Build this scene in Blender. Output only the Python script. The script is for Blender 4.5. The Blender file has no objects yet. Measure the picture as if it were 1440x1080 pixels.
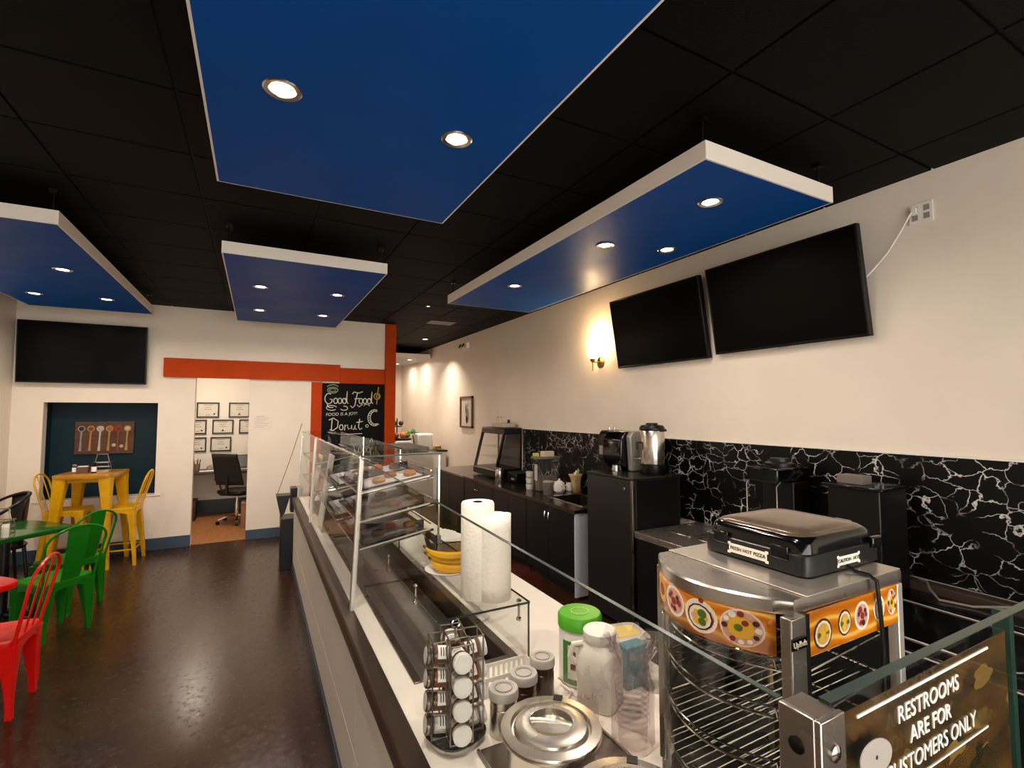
import bpy, bmesh, math, random
from math import sin, cos, pi, radians, sqrt, atan2
from mathutils import Vector, Matrix
random.seed(7)
scene = bpy.context.scene
COL = scene.collection

# ---------------------------------------------------------------- camera
CAMH = 1.70
YAW, PITCH = radians(27.8), math.atan(38 / 680.0)
cam_d = bpy.data.cameras.new('camera')
cam = bpy.data.objects.new('camera', cam_d)
COL.objects.link(cam)
cam.location = (0, 0, CAMH)
cam.rotation_euler = (pi / 2 + PITCH, 0, -YAW)
cam_d.sensor_fit = 'HORIZONTAL'
cam_d.sensor_width = 36
cam_d.lens = 36 * 680.0 / 1440.0
cam_d.clip_start = 0.02
scene.camera = cam

# ---------------------------------------------------------------- world, exposure
w = bpy.data.worlds.new('world')
scene.world = w
w.use_nodes = True
w.node_tree.nodes['Background'].inputs[0].default_value = (1.0, 0.94, 0.87, 1)
w.node_tree.nodes['Background'].inputs[1].default_value = 6.0
vs = scene.view_settings
vs.view_transform = 'Standard'
vs.look = 'None'
vs.exposure = 0.0
vs.gamma = 1
vs.use_curve_mapping = False
LAMP_W = 10.0            # watts of each ceiling downlight
LAMP_C = (1.0, 0.86, 0.72)

# ---------------------------------------------------------------- materials
def lin(c):
    if isinstance(c, str):
        c = [int(c[i:i + 2], 16) / 255 for i in (0, 2, 4)]
        c = [x / 12.92 if x <= 0.04045 else ((x + 0.055) / 1.055) ** 2.4 for x in c]
    return (c[0], c[1], c[2], 1)

MATS = {}
def mat(name, col, rough=0.5, metal=0.0, var=0.0, scale=8.0, bump=0.0, bscale=40.0, rvar=0.0,
        spec=0.5, coat=0.0, emit=0.0, ecol=None, aniso=None, col2=None, stretch=(1, 1, 1)):
    if name in MATS: return MATS[name]
    m = bpy.data.materials.new(name); m.use_nodes = True
    nt = m.node_tree; N = nt.nodes; L = nt.links
    b = N['Principled BSDF']
    b.inputs['Base Color'].default_value = lin(col)
    b.inputs['Roughness'].default_value = rough
    b.inputs['Metallic'].default_value = metal
    b.inputs['Specular IOR Level'].default_value = spec
    if coat:
        b.inputs['Coat Weight'].default_value = coat
        b.inputs['Coat Roughness'].default_value = 0.12
    if emit:
        b.inputs['Emission Color'].default_value = lin(ecol or col)
        b.inputs['Emission Strength'].default_value = emit
    tc = N.new('ShaderNodeTexCoord'); mp = N.new('ShaderNodeMapping')
    L.new(tc.outputs['Object'], mp.inputs[0]); mp.inputs['Scale'].default_value = stretch
    nz = N.new('ShaderNodeTexNoise'); nz.inputs['Scale'].default_value = scale; nz.inputs['Detail'].default_value = 4
    L.new(mp.outputs[0], nz.inputs['Vector'])
    if var or col2:
        mx = N.new('ShaderNodeMix'); mx.data_type = 'RGBA'
        c = lin(col)
        mx.inputs[6].default_value = tuple(x * (1 - var) for x in c[:3]) + (1,)
        mx.inputs[7].default_value = lin(col2) if col2 else tuple(min(1, x * (1 + var)) for x in c[:3]) + (1,)
        rp = N.new('ShaderNodeMapRange'); rp.inputs[1].default_value = 0.3; rp.inputs[2].default_value = 0.7
        L.new(nz.outputs[0], rp.inputs[0]); L.new(rp.outputs[0], mx.inputs[0])
        L.new(mx.outputs[2], b.inputs['Base Color'])
    if rvar:
        rr = N.new('ShaderNodeMapRange'); rr.inputs[1].default_value = 0.3; rr.inputs[2].default_value = 0.7
        rr.inputs[3].default_value = max(0.02, rough - rvar); rr.inputs[4].default_value = rough + rvar
        L.new(nz.outputs[0], rr.inputs[0]); L.new(rr.outputs[0], b.inputs['Roughness'])
    if bump:
        n2 = N.new('ShaderNodeTexNoise'); n2.inputs['Scale'].default_value = bscale; n2.inputs['Detail'].default_value = 3
        L.new(mp.outputs[0], n2.inputs['Vector'])
        bp = N.new('ShaderNodeBump'); bp.inputs['Strength'].default_value = bump; bp.inputs['Distance'].default_value = 0.01
        L.new(n2.outputs[0], bp.inputs['Height']); L.new(bp.outputs[0], b.inputs['Normal'])
    MATS[name] = m
    return m

def glass(name, tint=(1, 1, 1), refl=1.0, haze=0.0, hcol=(0.8, 0.8, 0.8)):
    """thin sheet glass: straight transmission with a fresnel reflection"""
    m = bpy.data.materials.new(name); m.use_nodes = True
    nt = m.node_tree; N = nt.nodes; L = nt.links
    for n in list(N): N.remove(n)
    out = N.new('ShaderNodeOutputMaterial')
    tr = N.new('ShaderNodeBsdfTransparent'); tr.inputs[0].default_value = tint + (1,)
    gl = N.new('ShaderNodeBsdfGlossy'); gl.inputs['Roughness'].default_value = 0.02
    fr = N.new('ShaderNodeFresnel')
    ge = N.new('ShaderNodeNewGeometry'); mr = N.new('ShaderNodeMapRange')   # same pane reflectance from either side
    mr.inputs[3].default_value = 1.45; mr.inputs[4].default_value = 1 / 1.45
    L.new(ge.outputs['Backfacing'], mr.inputs[0]); L.new(mr.outputs[0], fr.inputs[0])
    ml = N.new('ShaderNodeMath'); ml.operation = 'MULTIPLY'; ml.inputs[1].default_value = refl; ml.use_clamp = True
    L.new(fr.outputs[0], ml.inputs[0])
    mx = N.new('ShaderNodeMixShader'); L.new(ml.outputs[0], mx.inputs[0])
    if haze:
        df = N.new('ShaderNodeBsdfDiffuse'); df.inputs[0].default_value = hcol + (1,)
        m2 = N.new('ShaderNodeMixShader'); m2.inputs[0].default_value = haze
        L.new(tr.outputs[0], m2.inputs[1]); L.new(df.outputs[0], m2.inputs[2]); L.new(m2.outputs[0], mx.inputs[1])
    else:
        L.new(tr.outputs[0], mx.inputs[1])
    L.new(gl.outputs[0], mx.inputs[2]); L.new(mx.outputs[0], out.inputs[0])
    MATS[name] = m
    return m

# walls and shell
WALL = mat('wall_paint', 'E8DBCC', 0.42, var=0.03, scale=3, spec=0.3, bump=0.03, bscale=120)
OFFW = mat('office_paint', 'DAD3CB', 0.55, bump=0.04, bscale=90)
TEAL = mat('niche_paint', '07252F', 0.5, spec=0.2, var=0.1)
CEILT = mat('ceiling_tile', '070503', 0.7, var=0.2, scale=30, bump=0.25, bscale=160, spec=0.12)
CEILB = mat('ceiling_grid', '060504', 0.6, spec=0.2)
PBLUE = mat('panel_blue', '0A4894', 0.42, var=0.06, scale=2, bump=0.05, bscale=9, rvar=0.06, spec=0.05)
PWHITE = mat('panel_white', 'E9DED2', 0.5, bump=0.08, bscale=200)
PGREY = mat('panel_grey', '8C8A88', 0.5)
ORANGE = mat('orange_paint', 'B23C00', 0.5, spec=0.1, var=0.08, scale=5, bump=0.04)
BASEB = mat('baseboard_blue', '2C3E50', 0.4, var=0.08)
KICK = mat('kick_blue', '141E2A', 0.4, var=0.08)
# metals, plastics
STEEL = mat('steel', 'C4BDB4', 0.27, 1.0, var=0.03, rvar=0.02, scale=6)
STEELD = mat('steel_dark', '8B8178', 0.32, 1.0, rvar=0.08, scale=14)
CHROME = mat('chrome', 'D8D2CA', 0.12, 1.0)
WIRE = mat('wire_metal', '9A8F84', 0.28, 1.0)
BLACKP = mat('black_plastic', '060606', 0.35, spec=0.35, bump=0.03, bscale=200)
BLACKM = mat('black_laminate', '0D0D10', 0.36, spec=0.35, var=0.12, scale=5)
BLACKG = mat('black_gloss', '060607', 0.12)
BRONZE = mat('bronze_trim', '4A3B30', 0.35, 0.7, var=0.15)
SCREEN = mat('tv_screen', '010101', 0.19, spec=0.08)
BEZEL = mat('tv_bezel', '030303', 0.35, spec=0.25)
BRASS = mat('brass', 'A58A5C', 0.3, 1.0)
WHITEP = mat('white_plastic', 'E6E1DA', 0.4)
GREYP = mat('grey_plastic', '8E8A86', 0.45)
PAPER = mat('paper', 'EDE8E0', 0.8, var=0.02)
QUARTZ = mat('white_quartz', 'F2E9DE', 0.22, var=0.03, scale=4)
FACEP = mat('counter_face', 'C9BFB4', 0.4, var=0.03, scale=3)
CTOP = mat('dark_countertop', '181310', 0.2, var=0.2, scale=20)
LILAC = mat('pale_end_panel', 'C9C5D2', 0.4)
YEL = mat('yellow_metal', 'D09A05', 0.35, spec=0.3, var=0.12, scale=10, coat=0.15)
GRN = mat('green_metal', '0F6A0C', 0.3, spec=0.3, var=0.08, scale=8, coat=0.15)
GRNT = mat('green_table', '0C4A0F', 0.22, spec=0.4, var=0.08, scale=6, coat=0.2)
RED = mat('red_metal', 'C80C04', 0.28, spec=0.3, var=0.06, coat=0.15)
WOOD = mat('art_wood', '4E2C14', 0.6, var=0.5, scale=5, stretch=(1, 1, 6), bump=0.2)
SPOONW = mat('spoon_wood', 'B07A42', 0.55, var=0.2)
WICK = mat('wicker', '8A6538', 0.6, var=0.3, scale=40)
CARD = mat('cardboard', '8E6842', 0.7, var=0.1)
PAPERT = mat('paper_towel', 'F0E7DC', 0.85, bump=0.35, bscale=70)
BANANA = mat('banana_skin', 'D9A514', 0.45, var=0.12, scale=9, col2='B98410')
BANTIP = mat('banana_tip', '4A3212', 0.6)
CERAM = mat('white_ceramic', 'ECE7E0', 0.2)
GREENL = mat('green_lid', '4BA31E', 0.35)
CHALK = mat('chalk', 'D9D3C8', 0.9)
CHALKY = mat('chalk_yellow', 'C79A45', 0.9)
BOARD = mat('chalkboard', '070605', 0.7, spec=0.15, var=0.3, scale=4)
BLACKINK = mat('black_ink', '151312', 0.6)
GLASS = glass('sheet_glass', (0.975, 0.985, 0.98), refl=0.38)
GLASSC = glass('clear_acrylic', (0.97, 0.97, 0.97), refl=0.6, haze=0.03)
GEDGE = mat('glass_edge', '2E3B36', 0.25)
JARG = glass('jar_glass', (0.86, 0.84, 0.80), haze=0.08)
CUPP = glass('cup_plastic', (0.93, 0.91, 0.90), haze=0.05, hcol=(0.85, 0.80, 0.78))
BAGP = glass('bag_film', (0.90, 0.86, 0.86), refl=1.1, haze=0.06, hcol=(0.85, 0.76, 0.78))
DARKGL = glass('smoked_glass', (0.45, 0.45, 0.46))

def floor_mat():
    m = mat('floor_concrete', '301A0B', 0.3, spec=0.42, var=0.25, scale=2.2, rvar=0.0, bump=0.03, bscale=120)
    nt = m.node_tree; N = nt.nodes; L = nt.links; b = N['Principled BSDF']
    tc = N['Texture Coordinate']
    n = N.new('ShaderNodeTexNoise'); n.inputs['Scale'].default_value = 26; n.inputs['Detail'].default_value = 6
    L.new(tc.outputs['Object'], n.inputs['Vector'])
    r = N.new('ShaderNodeMapRange'); r.inputs[1].default_value = .3; r.inputs[2].default_value = .7
    r.inputs[3].default_value = .19; r.inputs[4].default_value = .30
    L.new(n.outputs[0], r.inputs[0]); L.new(r.outputs[0], b.inputs['Roughness'])
    return m
FLOOR = floor_mat()

def plank_mat():
    m = mat('office_floor_wood', '8A5A30', 0.4, var=0.25, scale=3, stretch=(12, 1, 1))
    return m
PLANKS = plank_mat()

def marble_mat():
    m = bpy.data.materials.new('black_marble'); m.use_nodes = True
    nt = m.node_tree; N = nt.nodes; L = nt.links; b = N['Principled BSDF']
    b.inputs['Roughness'].default_value = 0.35; b.inputs['Specular IOR Level'].default_value = 0.25
    tc = N.new('ShaderNodeTexCoord')
    nz = N.new('ShaderNodeTexNoise'); nz.inputs['Scale'].default_value = 7; nz.inputs['Detail'].default_value = 6
    L.new(tc.outputs['Object'], nz.inputs['Vector'])
    mx = N.new('ShaderNodeMix'); mx.data_type = 'VECTOR'; mx.inputs[0].default_value = 0.16
    L.new(tc.outputs['Object'], mx.inputs[4]); L.new(nz.outputs['Color'], mx.inputs[5])
    mp = N.new('ShaderNodeMapping'); mp.inputs['Scale'].default_value = (1, 1.0, 1.35)
    L.new(mx.outputs[1], mp.inputs[0])
    v = N.new('ShaderNodeTexVoronoi'); v.feature = 'DISTANCE_TO_EDGE'; v.inputs['Scale'].default_value = 11
    L.new(mp.outputs[0], v.inputs['Vector'])
    r = N.new('ShaderNodeMapRange'); r.inputs[1].default_value = 0.006; r.inputs[2].default_value = 0.034
    r.inputs[3].default_value = 1; r.inputs[4].default_value = 0
    L.new(v.outputs['Distance'], r.inputs[0])
    n2 = N.new('ShaderNodeTexNoise'); n2.inputs['Scale'].default_value = 6; n2.inputs['Detail'].default_value = 4
    L.new(tc.outputs['Object'], n2.inputs['Vector'])
    r2 = N.new('ShaderNodeMapRange'); r2.inputs[1].default_value = 0.43; r2.inputs[2].default_value = 0.60
    L.new(n2.outputs[0], r2.inputs[0])
    mu = N.new('ShaderNodeMath'); mu.operation = 'MULTIPLY'
    L.new(r.outputs[0], mu.inputs[0]); L.new(r2.outputs[0], mu.inputs[1])
    cm = N.new('ShaderNodeMix'); cm.data_type = 'RGBA'
    cm.inputs[6].default_value = lin('040404'); cm.inputs[7].default_value = lin('CFCAC6')
    L.new(mu.outputs[0], cm.inputs[0]); L.new(cm.outputs[2], b.inputs['Base Color'])
    return m
MARBLE = marble_mat()

def orange_print_mat():
    m = bpy.data.materials.new('orange_food_print'); m.use_nodes = True
    nt = m.node_tree; N = nt.nodes; L = nt.links; b = N['Principled BSDF']
    b.inputs['Roughness'].default_value = 0.25
    tc = N.new('ShaderNodeTexCoord')
    wv = N.new('ShaderNodeTexWave'); wv.wave_type = 'RINGS'; wv.inputs['Scale'].default_value = 9
    wv.inputs['Distortion'].default_value = 3; wv.inputs['Detail'].default_value = 1
    L.new(tc.outputs['Object'], wv.inputs['Vector'])
    rp = N.new('ShaderNodeValToRGB')
    rp.color_ramp.elements[0].position = .0; rp.color_ramp.elements[0].color = lin('B96404')
    rp.color_ramp.elements[1].position = 1.; rp.color_ramp.elements[1].color = lin('F2B552')
    e = rp.color_ramp.elements.new(.75); e.color = lin('D47C0A')
    L.new(wv.outputs[0], rp.inputs[0]); L.new(rp.outputs[0], b.inputs['Base Color'])
    return m
OPRINT = orange_print_mat()

# ---------------------------------------------------------------- mesh helpers
class MB:
    def __init__(s): s.v = []; s.f = []; s.T = None
    def add(s, vs, fs):
        o = len(s.v)
        if s.T is not None: vs = [tuple(s.T @ Vector(p)) for p in vs]
        s.v += [tuple(p) for p in vs]; s.f += [tuple(i + o for i in f) for f in fs]
        return s
    def box(s, x0, y0, z0, x1, y1, z1):
        return s.add([(x0, y0, z0), (x1, y0, z0), (x1, y1, z0), (x0, y1, z0), (x0, y0, z1), (x1, y0, z1), (x1, y1, z1), (x0, y1, z1)],
                     [(0, 3, 2, 1), (4, 5, 6, 7), (0, 1, 5, 4), (1, 2, 6, 5), (2, 3, 7, 6), (3, 0, 4, 7)])
    def loft(s, rings, cap=True):
        n = len(rings[0]); vs = [p for r in rings for p in r]; fs = []
        for k in range(len(rings) - 1):
            for i in range(n):
                j = (i + 1) % n
                fs.append((k * n + i, k * n + j, (k + 1) * n + j, (k + 1) * n + i))
        if cap:
            fs.append(tuple(reversed(range(n)))); fs.append(tuple((len(rings) - 1) * n + i for i in range(n)))
        return s.add(vs, fs)
    def lathe(s, prof, c=(0, 0, 0), n=24, cap=True):
        rings = [[(c[0] + r * cos(2 * pi * i / n), c[1] + r * sin(2 * pi * i / n), c[2] + z) for i in range(n)] for r, z in prof]
        return s.loft(rings, cap)
    def tube(s, pts, r, n=8, closed=False, cap=True):
        P = [Vector(p) for p in pts]; m = len(P); rings = []
        rr = r if isinstance(r, (list, tuple)) else [r] * m
        up = None
        for i in range(m):
            a = P[i - 1] if (i > 0 or closed) else P[i]; b = P[(i + 1) % m] if (i < m - 1 or closed) else P[i]
            t = (b - a).normalized()
            if up is None:
                up = Vector((0, 0, 1)) if abs(t.z) < .9 else Vector((1, 0, 0))
            x = t.cross(up)
            if x.length < 1e-4: x = t.cross(Vector((0, 1, 0)))
            x.normalize(); y = x.cross(t).normalized(); up = y
            rings.append([P[i] + x * (rr[i] * cos(2 * pi * k / n)) + y * (rr[i] * sin(2 * pi * k / n)) for k in range(n)])
        if closed: rings.append(rings[0]); cap = False
        return s.loft(rings, cap)
    def cyl(s, p0, p1, r0, r1=None, n=16):
        return s.tube([p0, p1], [r0, r0 if r1 is None else r1], n)
    def prism(s, poly, a, b, axis='z'):
        def mk(p, t):
            return {'z': (p[0], p[1], t), 'y': (p[0], t, p[1]), 'x': (t, p[0], p[1])}[axis]
        return s.loft([[mk(p, a) for p in poly], [mk(p, b) for p in poly]])
    def grid(s, fn, nu, nv):
        vs = [fn(i / nu, j / nv) for j in range(nv + 1) for i in range(nu + 1)]
        fs = [(j * (nu + 1) + i, j * (nu + 1) + i + 1, (j + 1) * (nu + 1) + i + 1, (j + 1) * (nu + 1) + i) for j in range(nv) for i in range(nu)]
        return s.add(vs, fs)
    def mesh(s, name, off=(0, 0, 0)):
        me = bpy.data.meshes.new(name)
        me.from_pydata([(x - off[0], y - off[1], z - off[2]) for x, y, z in s.v], [], s.f)
        bm = bmesh.new(); bm.from_mesh(me)
        bmesh.ops.recalc_face_normals(bm, faces=bm.faces); bm.to_mesh(me); bm.free()
        return me
    def build(s, name, m, parent=None, bevel=0.0, smooth=True, loc=None, solid=0.0, world=True):
        """link as one mesh object; in world mode the points given are world points"""
        off = (0, 0, 0)
        if world:
            if parent is not None: off = world_off(parent)
            elif loc is not None: off = loc
        me = s.mesh(name, off)
        return link(name, me, m, parent, bevel, smooth, loc, solid)

OFFS = {}
def world_off(o):
    x = Vector((0, 0, 0))
    while o is not None:
        x = x + Vector(o.location); o = o.parent
    return x
def link(name, me, m, parent=None, bevel=0.0, smooth=True, loc=None, solid=0.0):
    if m is not None and not me.materials: me.materials.append(m)
    o = bpy.data.objects.new(name, me); COL.objects.link(o)
    if smooth:
        me.polygons.foreach_set('use_smooth', [True] * len(me.polygons))
        me.set_sharp_from_angle(angle=radians(38))
    if parent is not None: o.parent = parent
    if loc is not None: o.location = loc
    if solid:
        md = o.modifiers.new('solid', 'SOLIDIFY'); md.thickness = solid; md.offset = 0
    if bevel:
        md = o.modifiers.new('bevel', 'BEVEL'); md.width = bevel; md.segments = 2; md.limit_method = 'ANGLE'
    return o
def tag(o, label, cat, group=None):
    o['label'] = label; o['category'] = cat
    if group: o['group'] = group
    return o
def thing(name, label, cat, loc=(0, 0, 0), rz=0.0, group=None):
    o = bpy.data.objects.new(name, None); COL.objects.link(o)
    o.location = loc; o.rotation_euler = (0, 0, rz); o.empty_display_size = 0.1
    return tag(o, label, cat, group)
def struct(o):
    o['kind'] = 'structure'; return o
def copy_thing(root, loc, rz, label, group=None):
    def rec(o, par):
        c = o.copy(); COL.objects.link(c); c.parent = par
        for ch in o.children: rec(ch, c)
        return c
    c = rec(root, None); c.location = loc; c.rotation_euler = (0, 0, rz); c['label'] = label
    if group: c['group'] = group
    return c
def sring(cx, cy, z, rx, ry, e=4.0, n=28, rot=0.0):
    out = []
    for i in range(n):
        t = 2 * pi * i / n; c, q = cos(t), sin(t)
        x = rx * math.copysign(abs(c) ** (2 / e), c); y = ry * math.copysign(abs(q) ** (2 / e), q)
        out.append((cx + x * cos(rot) - y * sin(rot), cy + x * sin(rot) + y * cos(rot), z))
    return out
def arc(c, r, a0, a1, n, plane='xy'):
    out = []
    for i in range(n + 1):
        a = a0 + (a1 - a0) * i / n
        u, v = r * cos(a), r * sin(a)
        out.append({'xy': (c[0] + u, c[1] + v, c[2]), 'xz': (c[0] + u, c[1], c[2] + v), 'yz': (c[0], c[1] + u, c[2] + v)}[plane])
    return out
def text_mesh(s, size, shear=0.0, depth=0.0006, space=1.0, align='CENTER'):
    cu = bpy.data.curves.new('lettering', 'FONT'); cu.body = s; cu.size = size; cu.shear = shear; cu.extrude = depth
    cu.align_x = align; cu.align_y = 'CENTER'; cu.space_character = space; cu.resolution_u = 3
    o = bpy.data.objects.new('tmp', cu); COL.objects.link(o)
    dg = bpy.context.evaluated_depsgraph_get(); dg.update()
    me = bpy.data.meshes.new_from_object(o.evaluated_get(dg))
    bpy.data.objects.remove(o); bpy.data.curves.remove(cu)
    return me
def text(name, s, size, M4, m, parent, shear=0.0, space=1.0, align='CENTER', sx=1.0):
    me = text_mesh(s, size, shear, space=space, align=align)
    me.transform(Matrix.Scale(sx, 4, (1, 0, 0))); me.transform(M4)
    if parent is not None: me.transform(Matrix.Translation(-world_off(parent)))
    me.materials.clear()
    return link(name, me, m, parent, smooth=False)
def frame4(o, x, y):
    """matrix whose local x,y axes lie along given world vectors, origin o"""
    x = Vector(x).normalized(); y = Vector(y); y = (y - x * y.dot(x)).normalized(); z = x.cross(y)
    return Matrix(((x.x, y.x, z.x, o[0]), (x.y, y.y, z.y, o[1]), (x.z, y.z, z.z, o[2]), (0, 0, 0, 1)))

# ================================================================ ROOM SHELL
XL, XR, YB, YF, ZC = -2.42, 3.25, 7.37, -2.6, 3.03
YE = 12.2                                   # end of the passage behind the orange column
struct(MB().box(XL - .2, YF - .2, -.1, XR + .2, YB + .06, 0).box(1.72, YB + .06, -.1, XR + .2, YE + .2, 0).build('floor', FLOOR, smooth=False))
struct(MB().box(-1.02, YB + .06, -.1, 1.66, 9.7, 0).build('floor_office', PLANKS, smooth=False))
struct(MB().box(XR, YF - .2, 0, XR + .12, YE + .2, ZC + .1).build('wall_right', WALL, smooth=False))
struct(MB().box(XL - .12, YF - .2, 0, XL, YB + .4, ZC + .1).build('wall_left', WALL, smooth=False))
WA, WB, WZ0, WZ1 = -2.2, 3.0, .25, 2.85
b = MB().box(XL, YF - .12, 0, WA, YF, ZC + .1).box(WB, YF - .12, 0, XR, YF, ZC + .1).box(WA, YF - .12, WZ1, WB, YF, ZC + .1).box(WA, YF - .12, 0, WB, YF, WZ0)
struct(b.build('wall_front', WALL, smooth=False))
wm = [WA + (WB - WA) * k / 3 for k in range(4)]
b = MB().box(WA, YF - .09, WZ0, WB, YF - .03, WZ0 + .06).box(WA, YF - .09, WZ1 - .06, WB, YF - .03, WZ1)
for x in (WA, wm[1] - .03, wm[2] - .03, WB - .06): b.box(x, YF - .09, WZ0 + .06, x + .06, YF - .03, WZ1 - .06)
w1 = struct(b.build('added_fill_window_1', BLACKP, smooth=False))  # unseen window added behind the camera, lets in soft frontal fill
for k in range(3): MB().box(wm[k] + (.06 if k == 0 else .03), YF - .065, WZ0 + .06, wm[k + 1] - (.06 if k == 2 else .03), YF - .057, WZ1 - .06).build('pane', GLASS, w1, smooth=False)
NX0, NX1, NZ0, NZ1 = -2.15, -1.085, .68, 1.80
DX0, DX1, DZ = -.70, -.09, 2.13
b = MB(); t = YB + .12
b.box(XL, YB, 0, NX0, t, ZC).box(NX0, YB, 0, NX1, t, NZ0).box(NX0, YB, NZ1, NX1, t, ZC).box(NX1, YB, 0, DX0, t, ZC)
b.box(DX0, YB, DZ, DX1, t, ZC).box(DX1, YB, 0, 1.72, t, ZC)
wb = struct(b.build('wall_back', WALL, smooth=False))
b = MB().box(NX0 - .03, YB + .27, NZ0 - .03, NX1 + .03, YB + .30, NZ1 + .03)
b.box(NX0 - .03, YB + .12, NZ0 - .03, NX0, YB + .27, NZ1 + .03).box(NX1, YB + .12, NZ0 - .03, NX1 + .03, YB + .27, NZ1 + .03)
b.box(NX0, YB + .12, NZ1, NX1, YB + .27, NZ1 + .03).box(NX0, YB + .12, NZ0 - .03, NX1, YB + .27, NZ0)
struct(b.build('wall_niche', TEAL, smooth=False))
struct(MB().box(NX0 - .05, YB - .012, NZ0 - .02, NX1 + .06, YB + .02, NZ0).build('trim_niche_sill', PWHITE, smooth=False))
# office shell
struct(MB().box(-1.14, YB + .31, 0, -1.02, 9.7, 2.7).build('wall_office_left', OFFW, smooth=False))
struct(MB().box(1.54, YB + .12, 0, 1.66, 9.7, 2.7).build('wall_office_right', OFFW, smooth=False))
struct(MB().box(-1.14, 9.6, 0, 1.66, 9.72, 2.7).build('wall_office_back', OFFW, smooth=False))
struct(MB().box(-1.14, YB + .12, 2.66, 1.66, 9.72, 2.72).build('ceiling_office', OFFW, smooth=False))
struct(MB().box(-1.02, 9.585, 0, 1.54, 9.60, .22).build('baseboard_office', KICK, smooth=False))
# passage beyond the column
struct(MB().box(1.66, YB + .12, 0, 1.80, YE, ZC).build('wall_passage_left', WALL, smooth=False))
struct(MB().box(1.66, YE, 0, XR, YE + .12, ZC).build('wall_passage_end', WALL, smooth=False))
# baseboards
struct(MB().box(NX0 - .27, YB - .014, 0, DX0, YB, .145).build('baseboard_back_left', BASEB, bevel=.004))
struct(MB().box(DX1, YB - .014, 0, .676, YB, .13).build('baseboard_back_right', BASEB, bevel=.004))
struct(MB().box(XL, YF, 0, XL + .014, YB, .145).build('baseboard_left', BASEB, bevel=.004))
# orange timber frame round the opening and the blackboard
struct(MB().box(-1.04, YB - .05, 2.127, 1.055, YB, 2.366).build('trim_1', ORANGE, bevel=.004))
struct(MB().box(1.055, YB - .04, 2.10, 1.70, YB, 2.325).build('trim_2', ORANGE, bevel=.004))
struct(MB().box(.676, YB - .035, 0, .817, YB, 2.11).build('trim_3', ORANGE, bevel=.004))
struct(MB().box(1.70, YB - .07, 0, 1.855, YB + .14, ZC - .012).build('trim_4', ORANGE, bevel=.004))

# ---- ceiling: backing slab with the suspended tiles as pieces
ce = struct(MB().box(XL - .1, YF - .1, ZC + .006, XR + .1, YE + .1, ZC + .1).build('ceiling', CEILB, smooth=False))
TX, TY = .648, .572
tm = MB().box(0, 0, 0, TX - .014, TY - .014, .02).mesh('ceiling_tile'); tm.materials.append(CEILT)
x0 = 1.612 - 7 * TX
for i in range(10):
    for j in range(26):
        x = x0 + i * TX + .007; y = 1.21 - 7 * TY + j * TY + .007
        xa, xb = max(x, XL), min(x + TX - .014, XR)
        if xb - xa < .05 or y + TY > YE: continue
        if y > YB and xb < 1.8: continue
        me = tm
        if xb - xa < TX - .02:
            me = MB().box(xa - x, 0, 0, xb - x, TY - .014, .02).mesh('ceiling_tile'); me.materials.append(CEILT)
        o = bpy.data.objects.new('ceiling_tile', me); COL.objects.link(o); o.parent = ce; o.location = (x, y, ZC - .006)

# ================================================================ HANGING PANELS
def downlight(par, x, y, z, power=None, spread=None):
    r = MB().lathe([(.062, 0), (.063, -.003), (.058, -.006), (.044, -.004), (.041, .001), (.041, .004), (.062, .004)], (x, y, z), 28, cap=False)
    d = r.build('downlight', STEEL, par)
    l = MB().lathe([(.0401, .0), (.03, -.0015), (.012, -.002)], (x, y, z), 24).build('lens', LENS, d)
    ld = bpy.data.lights.new('downlight_lamp', 'AREA'); ld.shape = 'DISK'; ld.size = .07
    ld.energy = power if power is not None else LAMP_W; ld.color = LAMP_C; ld.spread = radians(spread or LAMP_SPREAD)
    lo = bpy.data.objects.new('downlight_lamp', ld); COL.objects.link(lo)
    lo.location = (x, y, z - .008)
LAMP_SPREAD = 170
LENS = mat('lamp_lens', 'FFF3E2', 0.4, emit=14.0, ecol='FFE9CF')
PZ, PT = 2.80, 2.885
def panel(x0, x1, y0, y1, lights, label, under=PBLUE, z=PZ, power=None, h=PT - PZ):
    p = thing('ceiling_panel', label, 'ceiling panel', ((x0 + x1) / 2, (y0 + y1) / 2, z), 0, 'floating ceiling panels')
    e = .009
    b = MB()
    b.box(x0, y0, z + .001, x0 + e, y1, z + h).box(x1 - e, y0, z + .001, x1, y1, z + h)
    b.box(x0 + e, y0, z + .001, x1 - e, y0 + e, z + h).box(x0 + e, y1 - e, z + .001, x1 - e, y1, z + h)
    b.box(x0 + e, y0 + e, z + h - .01, x1 - e, y1 - e, z + h)
    b.build('edge_frame', PWHITE, p, smooth=False)
    MB().box(x0 + e, y0 + e, z, x1 - e, y1 - e, z + .012).build('underside', under, p, smooth=False)
    for xx in (x0 + .04, x1 - .04):
        for yy in (y0 + .05, y1 - .05):
            MB().cyl((xx, yy, z + h), (xx, yy, ZC - .008), .006).box(xx - .02, yy - .02, ZC - .028, xx + .02, yy + .02, ZC - .0065).build('hanger', BLACKP, p)
    for (x, y) in lights: downlight(p, x, y, z, power)
    return p
panel(-.197, .940, -.19, 2.66, [(.05, 1.78), (.688, 1.785), (.05, .62), (.688, .62)], 'largest blue hanging ceiling panel nearest the camera, two round downlights in view', power=LAMP_W * 1.3)
panel(-.245, .902, 3.86, 6.70, [(.003, 4.78), (.65, 4.79), (0, 5.905), (.65, 5.915)], 'blue hanging ceiling panel with four downlights in front of the orange beam', power=LAMP_W * 1.35)
panel(-2.13, -1.066, 3.73, 6.74, [(-1.365, 4.913), (-1.338, 6.04), (-1.87, 4.93), (-1.87, 6.04)], 'dark blue hanging ceiling panel above the yellow table and left television')
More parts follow.
